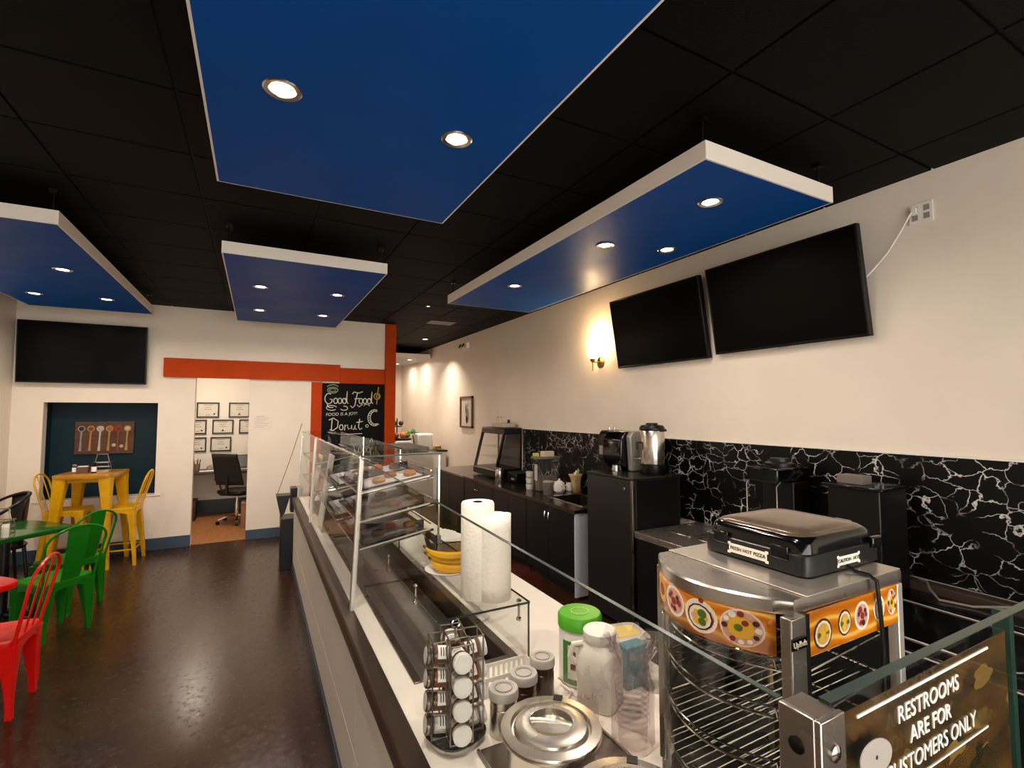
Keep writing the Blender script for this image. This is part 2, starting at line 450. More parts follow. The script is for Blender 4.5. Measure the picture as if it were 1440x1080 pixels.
panel(1.705, 2.67, 1.42, 4.65, [(2.086, 1.716), (2.449, 2.376), (2.021, 2.505), (1.982, 3.705)], 'long blue hanging ceiling panel with thick white edge beside the wall televisions', power=LAMP_W * .5)
panel(1.95, 3.2, 9.75, 11.9, [(2.35, 10.2), (2.88, 10.2), (2.88, 11.2)], 'small grey ceiling panel in the far passage past the orange column', under=PGREY, power=10)
# lamp added in the passage to make the bright streak on the right wall
dl = thing('passage_streak_lamp', 'small round lamp added in the far passage ceiling to brighten the right wall', 'downlight', (2.72, 8.6, ZC - .006))
downlight(dl, 2.72, 8.6, ZC - .006, 22, 110)
dl = thing('ceiling_spot', 'tiny bright spot light in the black ceiling by the orange column', 'downlight', (1.885, 5.85, ZC - .006))
MB().lathe([(.03, 0), (.03, -.004), (.02, -.006), (.018, 0)], (1.885, 5.85, ZC - .006), 20, cap=False).build('ring', STEEL, dl)
MB().lathe([(.0185, -.001), (.008, -.002)], (1.885, 5.85, ZC - .006), 16).build('lens', LENS, dl)
v = thing('ceiling_vent', 'grey slatted air vent in the black ceiling near the wall', 'vent', (2.4, 6.85, ZC - .006))
MB().box(2.2, 6.7, ZC - .012, 2.62, 7.0, ZC - .0065).build('frame', CEILB, v)
for k in range(6): MB().box(2.22, 6.72 + k * .046, ZC - .016, 2.60, 6.74 + k * .046, ZC - .0125).build('slat', GREYP, v)

# office ceiling lamp (round flush light)
ol = thing('office_lamp', 'round flush ceiling lamp inside the small office', 'ceiling lamp', (-.74, 8.35, 2.66))
MB().lathe([(.17, 0), (.17, -.03), (.16, -.035)], (-.74, 8.35, 2.66), 28).build('base', PWHITE, ol)
MB().lathe([(.155, -.036), (.12, -.06), (.05, -.07)], (-.74, 8.35, 2.66), 28).build('diffuser', LENS, ol)
ld = bpy.data.lights.new('office_lamp_light', 'AREA'); ld.shape = 'DISK'; ld.size = .26; ld.energy = 34; ld.color = (1, .85, .68)
lo = bpy.data.objects.new('office_lamp_light', ld); COL.objects.link(lo); lo.location = (-.74, 8.35, 2.58)

# ================================================================ TELEVISIONS
def tv(name, label, o, ux, uy, wd, ht, th=.045):
    """o: centre of the screen face, ux along width, uy up the screen (unit vectors)"""
    M = frame4(o, ux, uy); p = thing(name, label, 'television', o, 0, 'wall televisions')
    b = MB(); b.T = M; e = .011
    b.box(-wd / 2, -ht / 2, -th, wd / 2, ht / 2, -.003)
    b.box(-wd / 2, -ht / 2, -.003, wd / 2, -ht / 2 + e + .006, .002).box(-wd / 2, ht / 2 - e, -.003, wd / 2, ht / 2, .002)
    b.box(-wd / 2, -ht / 2, -.003, -wd / 2 + e, ht / 2, .002).box(wd / 2 - e, -ht / 2, -.003, wd / 2, ht / 2, .002)
    b.build('housing', BEZEL, p, bevel=.002)
    b = MB(); b.T = M; b.box(-wd / 2 + e, -ht / 2 + e + .006, -.003, wd / 2 - e, ht / 2 - e, 0)
    b.build('screen', SCREEN, p, smooth=False)
    b = MB(); b.T = M; b.box(-.03, -ht / 2 - .006, -.02, .03, -ht / 2, .0); b.build('sensor', GREYP, p)
    return p, M
s_, c_ = sin(radians(9)), cos(radians(9))
upr = Vector((-s_, 0, c_))                    # right wall sets lean forward at the top
p, M = tv('television', 'large black television on the right wall, nearer to the white outlet', (3.143, 2.067, 2.475), (0, -1, 0), upr, 1.085, .672)
MB().box(3.205, 1.95, 2.35, 3.249, 2.2, 2.5).build('wall_bracket', BLACKP, p)
p, M = tv('television', 'black television on the right wall beside the glowing sconce', (3.143, 3.228, 2.455), (0, -1, 0), upr, 1.095, .672)
MB().box(3.205, 3.1, 2.35, 3.249, 3.35, 2.5).build('wall_bracket', BLACKP, p)
p, M = tv('television', 'black television on the back wall above the teal niche', (-1.79, YB - .10, 2.37), (1, 0, 0), (0, -.05, 1), 1.17, .70)
MB().box(-1.9, YB - .05, 2.25, -1.68, YB - .001, 2.45).build('wall_bracket', BLACKP, p)

# outlet + cord
o = thing('wall_outlet', 'white double wall outlet at upper right with a cord plugged in', 'outlet', (3.249, 1.27, 2.80))
MB().box(3.241, 1.215, 2.745, 3.2495, 1.325, 2.86).build('plate', WHITEP, o, bevel=.002)
for yy in (1.243, 1.297):
    for zz in (2.78, 2.825):
        MB().box(3.2395, yy - .014, zz - .016, 3.2415, yy + .014, zz + .016).build('socket', GREYP, o, bevel=.001)
pts = [(3.235, 1.297, 2.82), (3.215, 1.31, 2.80), (3.222, 1.36, 2.72), (3.225, 1.43, 2.62), (3.215, 1.50, 2.54), (3.19, 1.56, 2.47), (3.18, 1.66, 2.44)]
tag(MB().tube(pts, .005, 8).box(3.222, 1.285, 2.805, 3.239, 1.309, 2.835).build('power_cord', WHITEP), 'white power cord running from the outlet to the large television', 'cord')

# sconce
sc = thing('wall_sconce', 'brass wall sconce with a glowing glass shade left of the televisions', 'sconce', (3.249, 4.12, 2.22))
b = MB(); b.T = Matrix.Translation((3.249, 4.12, 2.22)) @ Matrix.Rotation(-pi / 2, 4, 'Y')
b.lathe([(.062, 0), (.062, .006), (.05, .014), (.02, .018)], n=28); b.build('backplate', BRASS, sc)
MB().tube([(3.235, 4.12, 2.22), (3.19, 4.12, 2.22), (3.14, 4.12, 2.222)], .009).cyl((3.14, 4.12, 2.12), (3.14, 4.12, 2.235), .007).lathe([(.012, -.02), (.028, .0), (.03, .02), (.02, .028)], (3.14, 4.12, 2.235), 20).build('arm', BRASS, sc)
SHADE = mat('sconce_shade', 'FFF0D0', 0.4, emit=26.0, ecol='FFD79A')
MB().lathe([(.036, 0), (.052, .05), (.056, .17), (.050, .17), (.046, .05), (.03, .004)], (3.14, 4.12, 2.258), 24, cap=False).build('shade', SHADE, sc)
ld = bpy.data.lights.new('sconce_bulb', 'POINT'); ld.energy = 11; ld.color = (1, .74, .42); ld.shadow_soft_size = .03
lo = bpy.data.objects.new('sconce_bulb', ld); COL.objects.link(lo); lo.location = (3.14, 4.12, 2.46)

# framed picture, emergency light
fp = thing('framed_picture', 'small tall framed sketch on the right wall past the sconce', 'picture', (3.249, 7.83, 1.68))
FRW = mat('picture_frame_wood', '6A4228', 0.5)
b = MB(); y0, y1, z0, z1 = 7.56, 8.11, 1.41, 1.955
for q in ((y0, z0, y1, z0 + .03), (y0, z1 - .03, y1, z1), (y0, z0, y0 + .03, z1), (y1 - .03, z0, y1, z1)): b.box(3.215, q[0], q[1], 3.249, q[2], q[3])
b.build('frame', FRW, fp)
MB().box(3.235, y0 + .03, z0 + .03, 3.2485, y1 - .03, z1 - .03).build('print', mat('sketch_print', 'CFC3B2', .6), fp)
for k, (a, bz, r) in enumerate(((7.80, 1.62, .09), (7.86, 1.74, .06), (7.83, 1.55, .05), (7.78, 1.80, .025))):
    b = MB(); b.T = Matrix.Translation((3.2345, a, bz)) @ Matrix.Rotation(-pi / 2, 4, 'Y') @ Matrix.Diagonal((1.5, .8, 1, 1)); b.lathe([(r, 0), (r * .97, .0006)], n=10)
    b.build('drawing', mat('sketch_ink', '7C7A76', .7), fp)
el = thing('emergency_light', 'small white emergency light high on the right wall near the ceiling', 'emergency light', (3.249, 7.85, 2.85))
MB().box(3.19, 7.74, 2.80, 3.249, 7.98, 2.90).build('body', WHITEP, el, bevel=.008)
for yy in (7.78, 7.94):
    b = MB(); b.T = Matrix.Translation((3.19, yy, 2.82)) @ Matrix.Rotation(radians(-70), 4, 'Y'); b.lathe([(.03, 0), (.045, .05), (.04, .055)], n=18); b.build('lamp_head', CHROME, el)

# backsplash
bs = MB().box(3.238, -1.2, .79, 3.2495, 5.82, 1.455).build('backsplash', MARBLE, smooth=False)
tag(bs, 'black marble backsplash with white veins along the right wall', 'backsplash')
struct(MB().box(3.236, -1.2, 1.455, 3.2495, 5.82, 1.466).build('trim_5', WHITEP, smooth=False))

# blackboard with chalk writing
bb = thing('chalkboard', 'black chalkboard with white hand lettering between orange posts', 'chalkboard', (1.25, YB - .001, .9))
MB().box(.817, YB - .02, .75, 1.70, YB - .001, 2.10).build('board', BOARD, bb, smooth=False)
def btext(s, size, x, z, rot=0, shear=.25, m=CHALK, sx=1.0, sp=1.0):
    text('lettering', s, size, Matrix.Translation((x, YB - .0205, z)) @ Matrix.Rotation(pi / 2, 4, 'X') @ Matrix.Rotation(rot, 4, 'Z'), m, bb, shear, sp, sx=sx)
def strokes(name, lines, m=CHALK, r=.006):
    b = MB()
    for l in lines: b.tube([(x, YB - .022, z) for x, z in l], r, 5)
    b.build(name, m, bb)
def cursive(ox, oz, h, strk):   # strokes given in letter-height units
    return [[(ox + x * h, oz + z * h) for x, z in l] for l in strk]
def curl(cx, cz, r, a0, a1, n=12, k=1.0):
    return [(cx + r * cos(a0 + (a1 - a0) * i / n), cz + k * r * sin(a0 + (a1 - a0) * i / n)) for i in range(n + 1)]
# "Good Food" in looping script
G = [curl(.32, .5, .34, 1.0, 5.6, 14, 1.4) + [(.62, .45), (.4, .45)], curl(.55, -.12, .35, 2.4, 5.2, 8, .6)]
lo_ = lambda cx: curl(cx, .3, .17, 1.6, 1.6 + 2 * pi, 12, 1.5)
D_ = lambda cx: [lo_(cx)[i] for i in range(13)] + [(cx + .17, .3), (cx + .24, 1.2), (cx + .2, .25), (cx + .34, .05)]
F_ = lambda cx: [[(cx - .35, .95), (cx - .2, 1.15), (cx + .25, 1.05), (cx + .6, 1.2)], [(cx + .12, 1.08), (cx, .5), (cx - .1, -.1), (cx - .3, -.35), (cx - .5, -.15)], [(cx - .15, .5), (cx + .3, .55)]]
L1 = cursive(.86, 1.80, .155, G + [lo_(.92), lo_(1.30), D_(1.70)] + F_(2.75) + [lo_(3.2), lo_(3.58), D_(3.98)])
strokes('lettering', L1, r=.007)
strokes('flourish', [curl(.95, 1.745, .07, .3, 5.6, 14, .5), curl(1.12, 1.74, .05, 3.5, 8.0, 12, .6), [(1.30, 1.79), (1.33, 1.76), (1.38, 1.80)]], r=.006)
btext('FOOD IS A JOY!', .062, 1.09, 1.655, rot=.04, shear=.1)
DN = [[(.15, .1), (.2, 1.1)], [(-.1, 1.0), (.3, 1.2), (.75, .9), (.7, .3), (.3, .0), (.0, .1)], lo_(1.05), [(1.35, .0), (1.4, .55), (1.35, .3), (1.6, .55), (1.7, .1), (1.9, .2)],
      [(2.0, .5), (2.0, .15), (2.2, .05), (2.35, .5), (2.35, .1), (2.5, .1)], [(2.75, 1.1), (2.65, .3), (2.8, .05), (3.0, .2)], [(2.45, .75), (3.05, .85)]]
strokes('lettering', cursive(.93, 1.42, .15, DN), r=.007)
strokes('flourish', [[(.9, 1.40), (1.1, 1.36), (1.38, 1.37)], curl(1.45, 1.48, .02, 0, 6.3, 8)], r=.005)
strokes('drawing', [curl(.96, 2.0, .07, 0, 6.3, 14, .6), curl(.96, 2.0, .045, .5, 6, 12, .5), curl(.96, 2.03, .08, .4, 2.8, 8, .6)], mat('chalk_green', '9AA08A', .9), .007)
strokes('drawing', [curl(1.59, 1.92, .045, 0, 6.3, 14), curl(1.60, 1.92, .022, 0, 6.3, 10), [(1.60, 1.97), (1.61, 2.06)], [(1.59, 1.87), (1.585, 1.80)]], CHALKY, .007)
strokes('drawing', [curl(1.56, 1.60, .10, 1.2, 5.4, 14, 1.2), curl(1.57, 1.60, .075, 1.2, 5.2, 12, 1.3)] + [[(1.56 + .075 * cos(a), 1.60 + .09 * sin(a)), (1.56 + .10 * cos(a), 1.60 + .12 * sin(a))] for a in [1.4 + .35 * k for k in range(11)]], r=.006)
strokes('drawing', [[(1.49, 1.24), (1.52, 1.30), (1.54, 1.24)], curl(1.44, 1.75, .05, .5, 2.6, 6)], r=.005)

# notice on the white wall, little scuff
nt_ = thing('wall_notice', 'faint white paper notice taped on the wall beside the office opening', 'notice', (.07, YB - .001, 1.54))
MB().box(-.045, YB - .004, 1.445, .19, YB - .0005, 1.645).build('sheet', mat('notice_paper', 'E6DACD', .7), nt_, smooth=False)
for k in range(6): MB().box(-.02, YB - .0048, 1.60 - k * .024, .15 - .03 * (k % 3), YB - .0041, 1.606 - k * .024).build('text_line', mat('notice_ink', 'C4B8B0', .8), nt_, smooth=False)
MB().box(.0, YB - .0048, 1.62, .1, YB - .0041, 1.63).build('text_line', MATS['notice_ink'], nt_, smooth=False)

# ================================================================ NICHE ART
ar = thing('spoon_artwork', 'dark wooden picture board with six spoons in the teal niche', 'artwork', (-1.63, YB + .27, 1.17))
MB().box(-1.925, YB + .235, 1.175, -1.352, YB + .269, 1.57).build('board', WOOD, ar, bevel=.004)
SPF = [mat('spice_dark', '2A2422', .8), mat('spice_brown', '6E4322', .8), mat('spice_pale', 'A79F92', .8), mat('spice_tan', '8A5A30', .8), mat('spice_red', '7A1B14', .8), mat('spice_cream', 'B8AB88', .8)]
SPC = [mat('spoon_grey', '8C8580', .5), SPOONW, mat('spoon_pale', 'B9B0A2', .5), SPOONW, mat('spoon_red', '7E3A2A', .5), SPOONW]
for k in range(6):
    x = -1.862 + k * .0885; zb = 1.485; y = YB + .232
    b = MB(); b.T = Matrix.Translation((x, y, zb)) @ Matrix.Rotation(pi / 2, 4, 'X')
    b.lathe([(.022, 0), (.036, .004), (.036, -.003), (.02, -.004)], n=18)
    b.T = None
    b.tube([(x, y, zb - .03), (x - .004, y - .002, zb - .14), (x - .006, y, zb - .22), (x - .008, y, zb - .27)], [.011, .009, .013, .016], 8)
    sp = b.build('spoon', SPC[k], ar)
    b = MB(); b.T = Matrix.Translation((x, y - .004, zb)) @ Matrix.Rotation(pi / 2, 4, 'X'); b.lathe([(.025, 0), (.015, .005)], n=14); b.build('spice', SPF[k], sp)
for k, (x, z, m) in enumerate(((-1.555, 1.455, SPF[4]), (-1.55, 1.28, SPF[5]), (-1.475, 1.265, SPF[2]))):
    b = MB(); b.T = Matrix.Translation((x, YB + .234, z)) @ Matrix.Rotation(pi / 2, 4, 'X'); b.lathe([(.022, 0), (.018, .008), (.006, .01)], n=12); b.build('spice_heap', m, ar)

# ================================================================ DINING FURNITURE
# stamped-metal cafe chair; local frame: front is +Y, origin on the floor
def leg_part(p, m, sx, sy, top, foot, zt, wt=.058, wb=.017, name='leg'):
    rings = []
    for k in range(7):
        t = k / 6
        f = t ** .8
        wd = wt + (wb - wt) * min(1, f * 1.25) if f < .8 else wb
        x = top[0] + (foot[0] - top[0]) * t; y = top[1] + (foot[1] - top[1]) * t; z = zt * (1 - t)
        rings.append(sring(x - 0, y, z, wd, wd, 5, 12))
    b = MB().loft(rings)
    l = b.build(name, m, p, world=False)
    q = MB()                                  # pressed rib down the outer corner
    q.tube([(top[0] + (foot[0] - top[0]) * t + sx * (wt + (wb - wt) * t ** .8) * .82, top[1] + (foot[1] - top[1]) * t + sy * (wt + (wb - wt) * t ** .8) * .82, zt * (1 - t)) for t in (.12, .3, .5, .7, .88)], .005, 6)
    q.build('rib', m, l, world=False)
    MB().lathe([(.016, 0), (.017, .012), (.0175, .012)], (foot[0], foot[1], 0), 10).build('foot_cap', BLACKP, l, world=False)
    return l
def metal_chair(label, cat, m, seat_z=.43, back_top=.84, w=.37, stool=False, rz=0, loc=(0, 0, 0), slat=True, group=None, name='metal_chair'):
    p = thing(name, label, cat, loc, rz, group)
    h = w / 2
    MB().loft([sring(0, 0, seat_z - .045, h * .95, h * .95, 6), sring(0, 0, seat_z - .012, h, h, 6), sring(0, 0, seat_z - .002, h * .985, h * .985, 6),
               sring(0, 0, seat_z, h * .93, h * .93, 6), sring(0, 0, seat_z - .008, h * .86, h * .86, 6), sring(0, 0, seat_z - .010, h * .3, h * .3, 4)]).build('seat', m, p, world=False)
    sp = -.013 if not stool else .03
    for sx in (-1, 1):
        for sy in (-1, 1):
            leg_part(p, m, sx, sy, (sx * (h - .05), sy * (h - .05)), (sx * (h + sp - .015), sy * (h + sp - .015)), seat_z - .03, wt=.052 if not stool else .045)
    # arched skirt under each seat edge
    for k in range(4):
        b = MB(); b.T = Matrix.Rotation(k * pi / 2, 4, 'Z')
        top = [(-h * .8, seat_z - .02), (h * .8, seat_z - .02)]
        poly = [(-h * .8, seat_z - .02), (-h * .8, seat_z - .13), (-h * .6, seat_z - .075), (-h * .25, seat_z - .055), (h * .25, seat_z - .055), (h * .6, seat_z - .075), (h * .8, seat_z - .13), (h * .8, seat_z - .02)]
        for i in range(7): pass
        tops = [(x, seat_z - .02) for x, _ in poly[1:-1]]
        for i in range(len(tops) - 1):
            a, c, d, e = poly[1 + i], poly[2 + i], tops[i + 1], tops[i]
            b.prism([a, c, d, e], -h * .97, -h * .97 + .004, 'y')
        b.build('skirt', m, p, world=False)
    # bent tube back hoop, leaning back
    hb = back_top - seat_z; lean = .22 if not stool else .30
    def bp(x, t): return (x, -h + .02 - lean * hb * t, seat_z - .03 + (hb + .03) * t)
    hoop = []
    xs = h - .012; fl = .22 if not stool else .05
    for i in range(8): hoop.append(bp(-xs * (1 + fl * i / 7), i / 7 * .72))
    for i in range(1, 12):
        a = pi - pi * i / 12; hoop.append(bp(xs * (1 + fl) * cos(a), .72 + .28 * sin(a)))
    for i in range(8): hoop.append(bp(xs * (1 + fl * (1 - i / 7)), .72 * (1 - i / 7)))
    MB().tube(hoop, .0095, 8).build('back_hoop', m, p, world=False)
    if slat:
        rings = []
        for i in range(9):
            t = .02 + .96 * i / 8; wv = .064 + .010 * t
            x0, y0, z0 = bp(0, t); c = -.012 * sin(pi * t)
            rings.append([(-wv, y0 + c, z0), (0, y0 + c - .007, z0), (wv, y0 + c, z0), (wv, y0 + c + .003, z0), (0, y0 + c - .004, z0), (-wv, y0 + c + .003, z0)])
        MB().loft(rings).build('back_slat', m, p, world=False)
    else:
        for sx in (-1, 1):
            MB().tube([bp(sx * .05, .0), bp(sx * .06, .5), bp(sx * .055, .95)], .0055, 6).build('back_rod', m, p, world=False)
    if stool:
        zz = seat_z * .28; q = h + sp * .62 - .02
        for a, c in (((-q, -q), (q, -q)), ((q, -q), (q, q)), ((q, q), (-q, q)), ((-q, q), (-q, -q))):
            MB().box(min(a[0], c[0]) - .004, min(a[1], c[1]) - .004, zz - .014, max(a[0], c[0]) + .004, max(a[1], c[1]) + .004, zz).build('footrest', m, p, world=False)
    return p
def face(dx, dy): return atan2(dy, dx) - pi / 2   # rotation that turns local +Y to (dx,dy)

def metal_table(label, m, mt, loc, rz, size, zt, name='metal_table', legw=.05, splay=.03):
    p = thing(name, label, 'table', loc, rz)
    h = size / 2
    MB().loft([sring(0, 0, zt - .045, h * .985, h * .985, 9, 40), sring(0, 0, zt - .012, h, h, 9, 40), sring(0, 0, zt - .002, h * .995, h * .995, 9, 40), sring(0, 0, zt, h * .975, h * .975, 9, 40)]).build('table_top', mt, p, world=False)
    MB().box(-h * .8, -h * .8, zt - .09, h * .8, -h * .8 + .02, zt - .04).box(-h * .8, h * .8 - .02, zt - .09, h * .8, h * .8, zt - .04).box(-h * .8, -h * .8 + .02, zt - .09, -h * .8 + .02, h * .8 - .02, zt - .04).box(h * .8 - .02, -h * .8 + .02, zt - .09, h * .8, h * .8 - .02, zt - .04).build('apron', m, p, world=False)
    for sx in (-1, 1):
        for sy in (-1, 1):
            leg_part(p, m, sx, sy, (sx * (h - .075), sy * (h - .075)), (sx * (h - .045 + splay), sy * (h - .045 + splay)), zt - .042, wt=legw, wb=.02)
    return p
metal_table('tall yellow metal bar table in front of the teal niche', YEL, mat('yellow_top', 'B37A10', .3, var=.12, coat=.3), (-1.60, 7.0, 0), radians(-8), .54, 1.02, splay=.035, legw=.062)
metal_chair('yellow metal bar stool at the right of the tall table, nearer the office', 'stool', YEL, .63, 1.02, .35, True, face(-1, .05), (-1.33, 6.965, 0), slat=False, group='yellow bar stools', name='bar_stool')
metal_chair('yellow metal bar stool at the left of the tall table by the corner', 'stool', YEL, .63, 1.02, .35, True, face(1, -.06), (-1.79, 7.03, 0), slat=False, group='yellow bar stools', name='bar_stool')
def pedestal_table(label, m, mt, loc, rz, size, zt):
    p = thing('pedestal_table', label, 'table', loc, rz); h = size / 2
    MB().loft([sring(0, 0, zt - .035, h * .985, h * .985, 9, 40), sring(0, 0, zt - .012, h, h, 9, 40), sring(0, 0, zt - .002, h * .995, h * .995, 9, 40), sring(0, 0, zt, h * .975, h * .975, 9, 40)]).build('table_top', mt, p, world=False)
    MB().lathe([(.035, .03), (.035, zt - .06), (.10, zt - .045), (.12, zt - .036)], n=20).build('column', m, p, world=False)
    for k in range(4):
        b = MB(); b.T = Matrix.Rotation(pi / 4 + k * pi / 2, 4, 'Z'); b.tube([(0, 0, .04), (.12, 0, .035), (.21, 0, .016)], [.03, .022, .015], 8); b.build('foot_arm', BLACKP, p, world=False)
    return p
pedestal_table('square green metal table with condiments at the left edge', BLACKP, GRNT, (-1.795, 5.5, 0), radians(45), .66, .72)
metal_chair('green metal chair nearest the camera, its slatted back turned to us', 'chair', GRN, .43, .83, .36, False, face(-.73, .68), (-1.345, 5.0, 0), group='green cafe chairs')
metal_chair('green metal chair on the far side of the green table, closer to the yellow stools', 'chair', GRN, .43, .83, .36, False, face(-.85, .5), (-1.405, 5.58, 0), group='green cafe chairs')
pedestal_table('red metal table corner at the far left edge of the picture', BLACKP, RED, (-1.655, 3.86, 0), radians(45), .70, .72)
metal_chair('bright red metal chair in the lower left corner', 'chair', RED, .43, .84, .36, False, face(-1, .02), (-1.315, 3.90, 0), slat=False)

# black bucket armchair by the wall
bc = thing('black_armchair', 'black plastic armchair against the left wall behind the green table', 'chair', (-2.13, 6.28, 0), face(-.8, -.45))
def shell(u, v):
    a = -1.9 + 3.8 * u; r = .23
    x = r * sin(a); y = -r * cos(a) * .85
    top = .91 - .18 * (abs(a) / 1.9) ** 2
    return (x * (1 + .12 * v), y * (1 + .15 * v), .44 + (top - .44) * v)
b = MB(); b.grid(lambda u, v: shell(.28 + .44 * u, v), 12, 4); b.build('backrest', BLACKP, bc, solid=.008, world=False)
MB().tube([shell(i / 20, 1) for i in range(21)], .014, 8).build('arm_rail', BLACKP, bc, world=False)
MB().loft([sring(0, 0, .42, .2, .2, 4), sring(0, 0, .45, .215, .215, 4), sring(0, 0, .455, .18, .18, 4)]).build('seat', BLACKP, bc, world=False)
for sx in (-1, 1):
    for sy in (-1, 1):
        MB().tube([(sx * .17, sy * .17, .43), (sx * .21, sy * .21, .0)], [.016, .011], 8).build('leg', BLACKP, bc, world=False)
    MB().tube([shell(.0 if sx < 0 else 1., 1), (sx * .2, .18, .44)], .012, 8).build('arm_post', BLACKP, bc, world=False)

# things on the yellow table (z 1.02)
def shaker(x, y, z, r, h, mbody, mcap, label, name='shaker', cat='shaker', lab=None, group=None):
    p = thing(name, label, cat, (x, y, z), 0, group)
    MB().lathe([(r * .9, 0), (r, .004), (r, h * .72), (r * .8, h * .8), (r * .8, h * .82)], (x, y, z), 16).build('body', mbody, p)
    MB().lathe([(r * .82, h * .82), (r * .85, h * .84), (r * .85, h * .96), (r * .6, h)], (x, y, z), 16).build('cap', mcap, p)
    if lab: MB().lathe([(r * 1.01, h * .15), (r * 1.015, h * .16), (r * 1.015, h * .6), (r * 1.01, h * .61)], (x, y, z), 16, cap=False).build('paper_label', lab, p)
    return p
KET = mat('sauce_brown', '3B1D16', .35); KRED = mat('sauce_red', '7A1414', .3)
def caddy(x, y, z, wd, dp, h, label, m=WIRE):
    p = thing('menu_caddy', label, 'caddy', (x, y, z))
    for k in range(3): MB().tube([(x - wd / 2, y - dp / 2, z + .004 + k * h * .25), (x + wd / 2, y - dp / 2, z + .004 + k * h * .25), (x + wd / 2, y + dp / 2, z + .004 + k * h * .25), (x - wd / 2, y + dp / 2, z + .004 + k * h * .25)], .0035, 6, closed=True).build('ring', m, p)
    for sx in (-1, 1):
        for sy in (-1, 1): MB().cyl((x + sx * wd / 2, y + sy * dp / 2, z), (x + sx * wd / 2 * .8, y + sy * dp / 2, z + h * .55), .0035, n=6).build('upright', m, p)
    MB().tube([(x - wd * .42, y, z + h * .5), (x - wd * .3, y, z + h), (x + wd * .3, y, z + h), (x + wd * .42, y, z + h * .5)], .006, 8).build('handle', m, p)
    return p
caddy(-1.53, 7.04, 1.021, .15, .10, .19, 'wire menu caddy with arched handle standing on the yellow table')
shaker(-1.74, 6.93, 1.021, .022, .10, GLASSC, CHROME, 'clear glass shaker with metal cap at the left on the yellow table', lab=PAPER)
shaker(-1.56, 6.86, 1.021, .024, .115, BLACKG, BLACKP, 'black bottle with white label on the yellow table', 'bottle', 'bottle', lab=PAPER)
hd = thing('packet_holder', 'low brown wooden packet holder on the yellow table', 'holder', (-1.67, 6.92, 1.021))
MB().box(-1.715, 6.88, 1.021, -1.615, 6.96, 1.026).box(-1.715, 6.88, 1.026, -1.615, 6.886, 1.09).box(-1.715, 6.954, 1.026, -1.615, 6.96, 1.09).box(-1.715, 6.886, 1.026, -1.709, 6.954, 1.085).box(-1.621, 6.886, 1.026, -1.615, 6.954, 1.085).build('box', mat('holder_wood', '5A3A2E', .5), hd)
for k in range(5): MB().box(-1.706 + k * .0172, 6.89, 1.027, -1.695 + k * .0172, 6.95, 1.098).build('packet', PAPER, hd)

# things on the green table (z .72)
caddy(-1.78, 5.36, .721, .14, .11, .20, 'wire condiment caddy with arched handle on the green table')
shaker(-1.70, 5.20, .721, .022, .13, PAPER, mat('olive_cap', '5A5A14', .4), 'small white labelled sauce bottle with olive cap on the green table', 'sauce_bottle', 'bottle', lab=mat('label_print', 'D8D4C8', .6))
shaker(-1.83, 5.24, .721, .032, .10, KRED, PAPER, 'short jar of red sauce beside the caddy on the green table', 'sauce_jar', 'jar', lab=mat('red_label', '6E1A1E', .5))
shaker(-1.90, 5.22, .721, .026, .15, KET, BLACKP, 'tall dark sauce bottle at the left edge on the green table', 'sauce_bottle', 'bottle')

# ================================================================ OFFICE
dk = thing('office_desk', 'dark narrow wall desk inside the small office', 'desk', (.2, 9.3, 0))
MB().box(-1.018, 9.02, .70, 1.5, 9.598, .735).build('desk_top', mat('desk_dark', '2A211C', .4), dk, bevel=.004)
MB().box(.25, 9.05, 0, .28, 9.55, .70).build('side_panel', MATS['desk_dark'], dk)
MB().box(-.95, 9.5, .5, -.91, 9.58, .70).build('wall_bracket', MATS['desk_dark'], dk)
CERT = [(-.885, -.562, 1.59, 1.845), (-.422, -.105, 1.59, 1.845), (-1.0, -.735, 1.315, 1.555), (-.655, -.345, 1.315, 1.555), (-.263, .04, 1.315, 1.555), (-1.0, -.73, 1.02, 1.262), (-.675, -.37, 1.02, 1.262)]
CN = ['at the left of the top row on the office wall', 'at the right of the top row on the office wall', 'in the middle office row, cut by the opening edge', 'at the centre of the middle row on the office wall', 'at the far right of the middle row on the office wall', 'in the bottom office row, cut by the opening edge', 'at the right of the bottom row on the office wall']
BFR = mat('black_frame', '1C1714', .35); CPAP = mat('certificate_paper', 'C9C3B8', .5, var=.05)
for (x0, x1, z0, z1), nm in zip(CERT, CN):
    p = thing('framed_certificate', 'black framed certificate ' + nm, 'certificate', ((x0 + x1) / 2, 9.599, z0), 0, 'certificates on the office wall')
    b = MB(); e = .021
    b.box(x0, 9.575, z0, x1, 9.599, z0 + e).box(x0, 9.575, z1 - e, x1, 9.599, z1).box(x0, 9.575, z0 + e, x0 + e, 9.599, z1 - e).box(x1 - e, 9.575, z0 + e, x1, 9.599, z1 - e)
    b.build('frame', BFR, p, smooth=False)
    MB().box(x0 + e, 9.588, z0 + e, x1 - e, 9.5985, z1 - e).build('paper', CPAP, p, smooth=False)
    xm = (x0 + x1) / 2
    for zz, hw in ((z1 - .045, .07), (z1 - .085, .04), (z1 - .12, .055), (z0 + .045, .03)):
        MB().box(xm - hw, 9.5875, zz - .004, xm + hw, 9.5882, zz + .004).build('text_line', mat('cert_ink', '7E766C', .7), p, smooth=False)
    b = MB(); b.T = Matrix.Translation((x1 - .07 if len(nm) % 2 else xm, 9.588, z0 + .06)) @ Matrix.Rotation(pi / 2, 4, 'X'); b.lathe([(.014, 0), (.012, .001)], n=10); b.build('seal', BLACKINK, p)
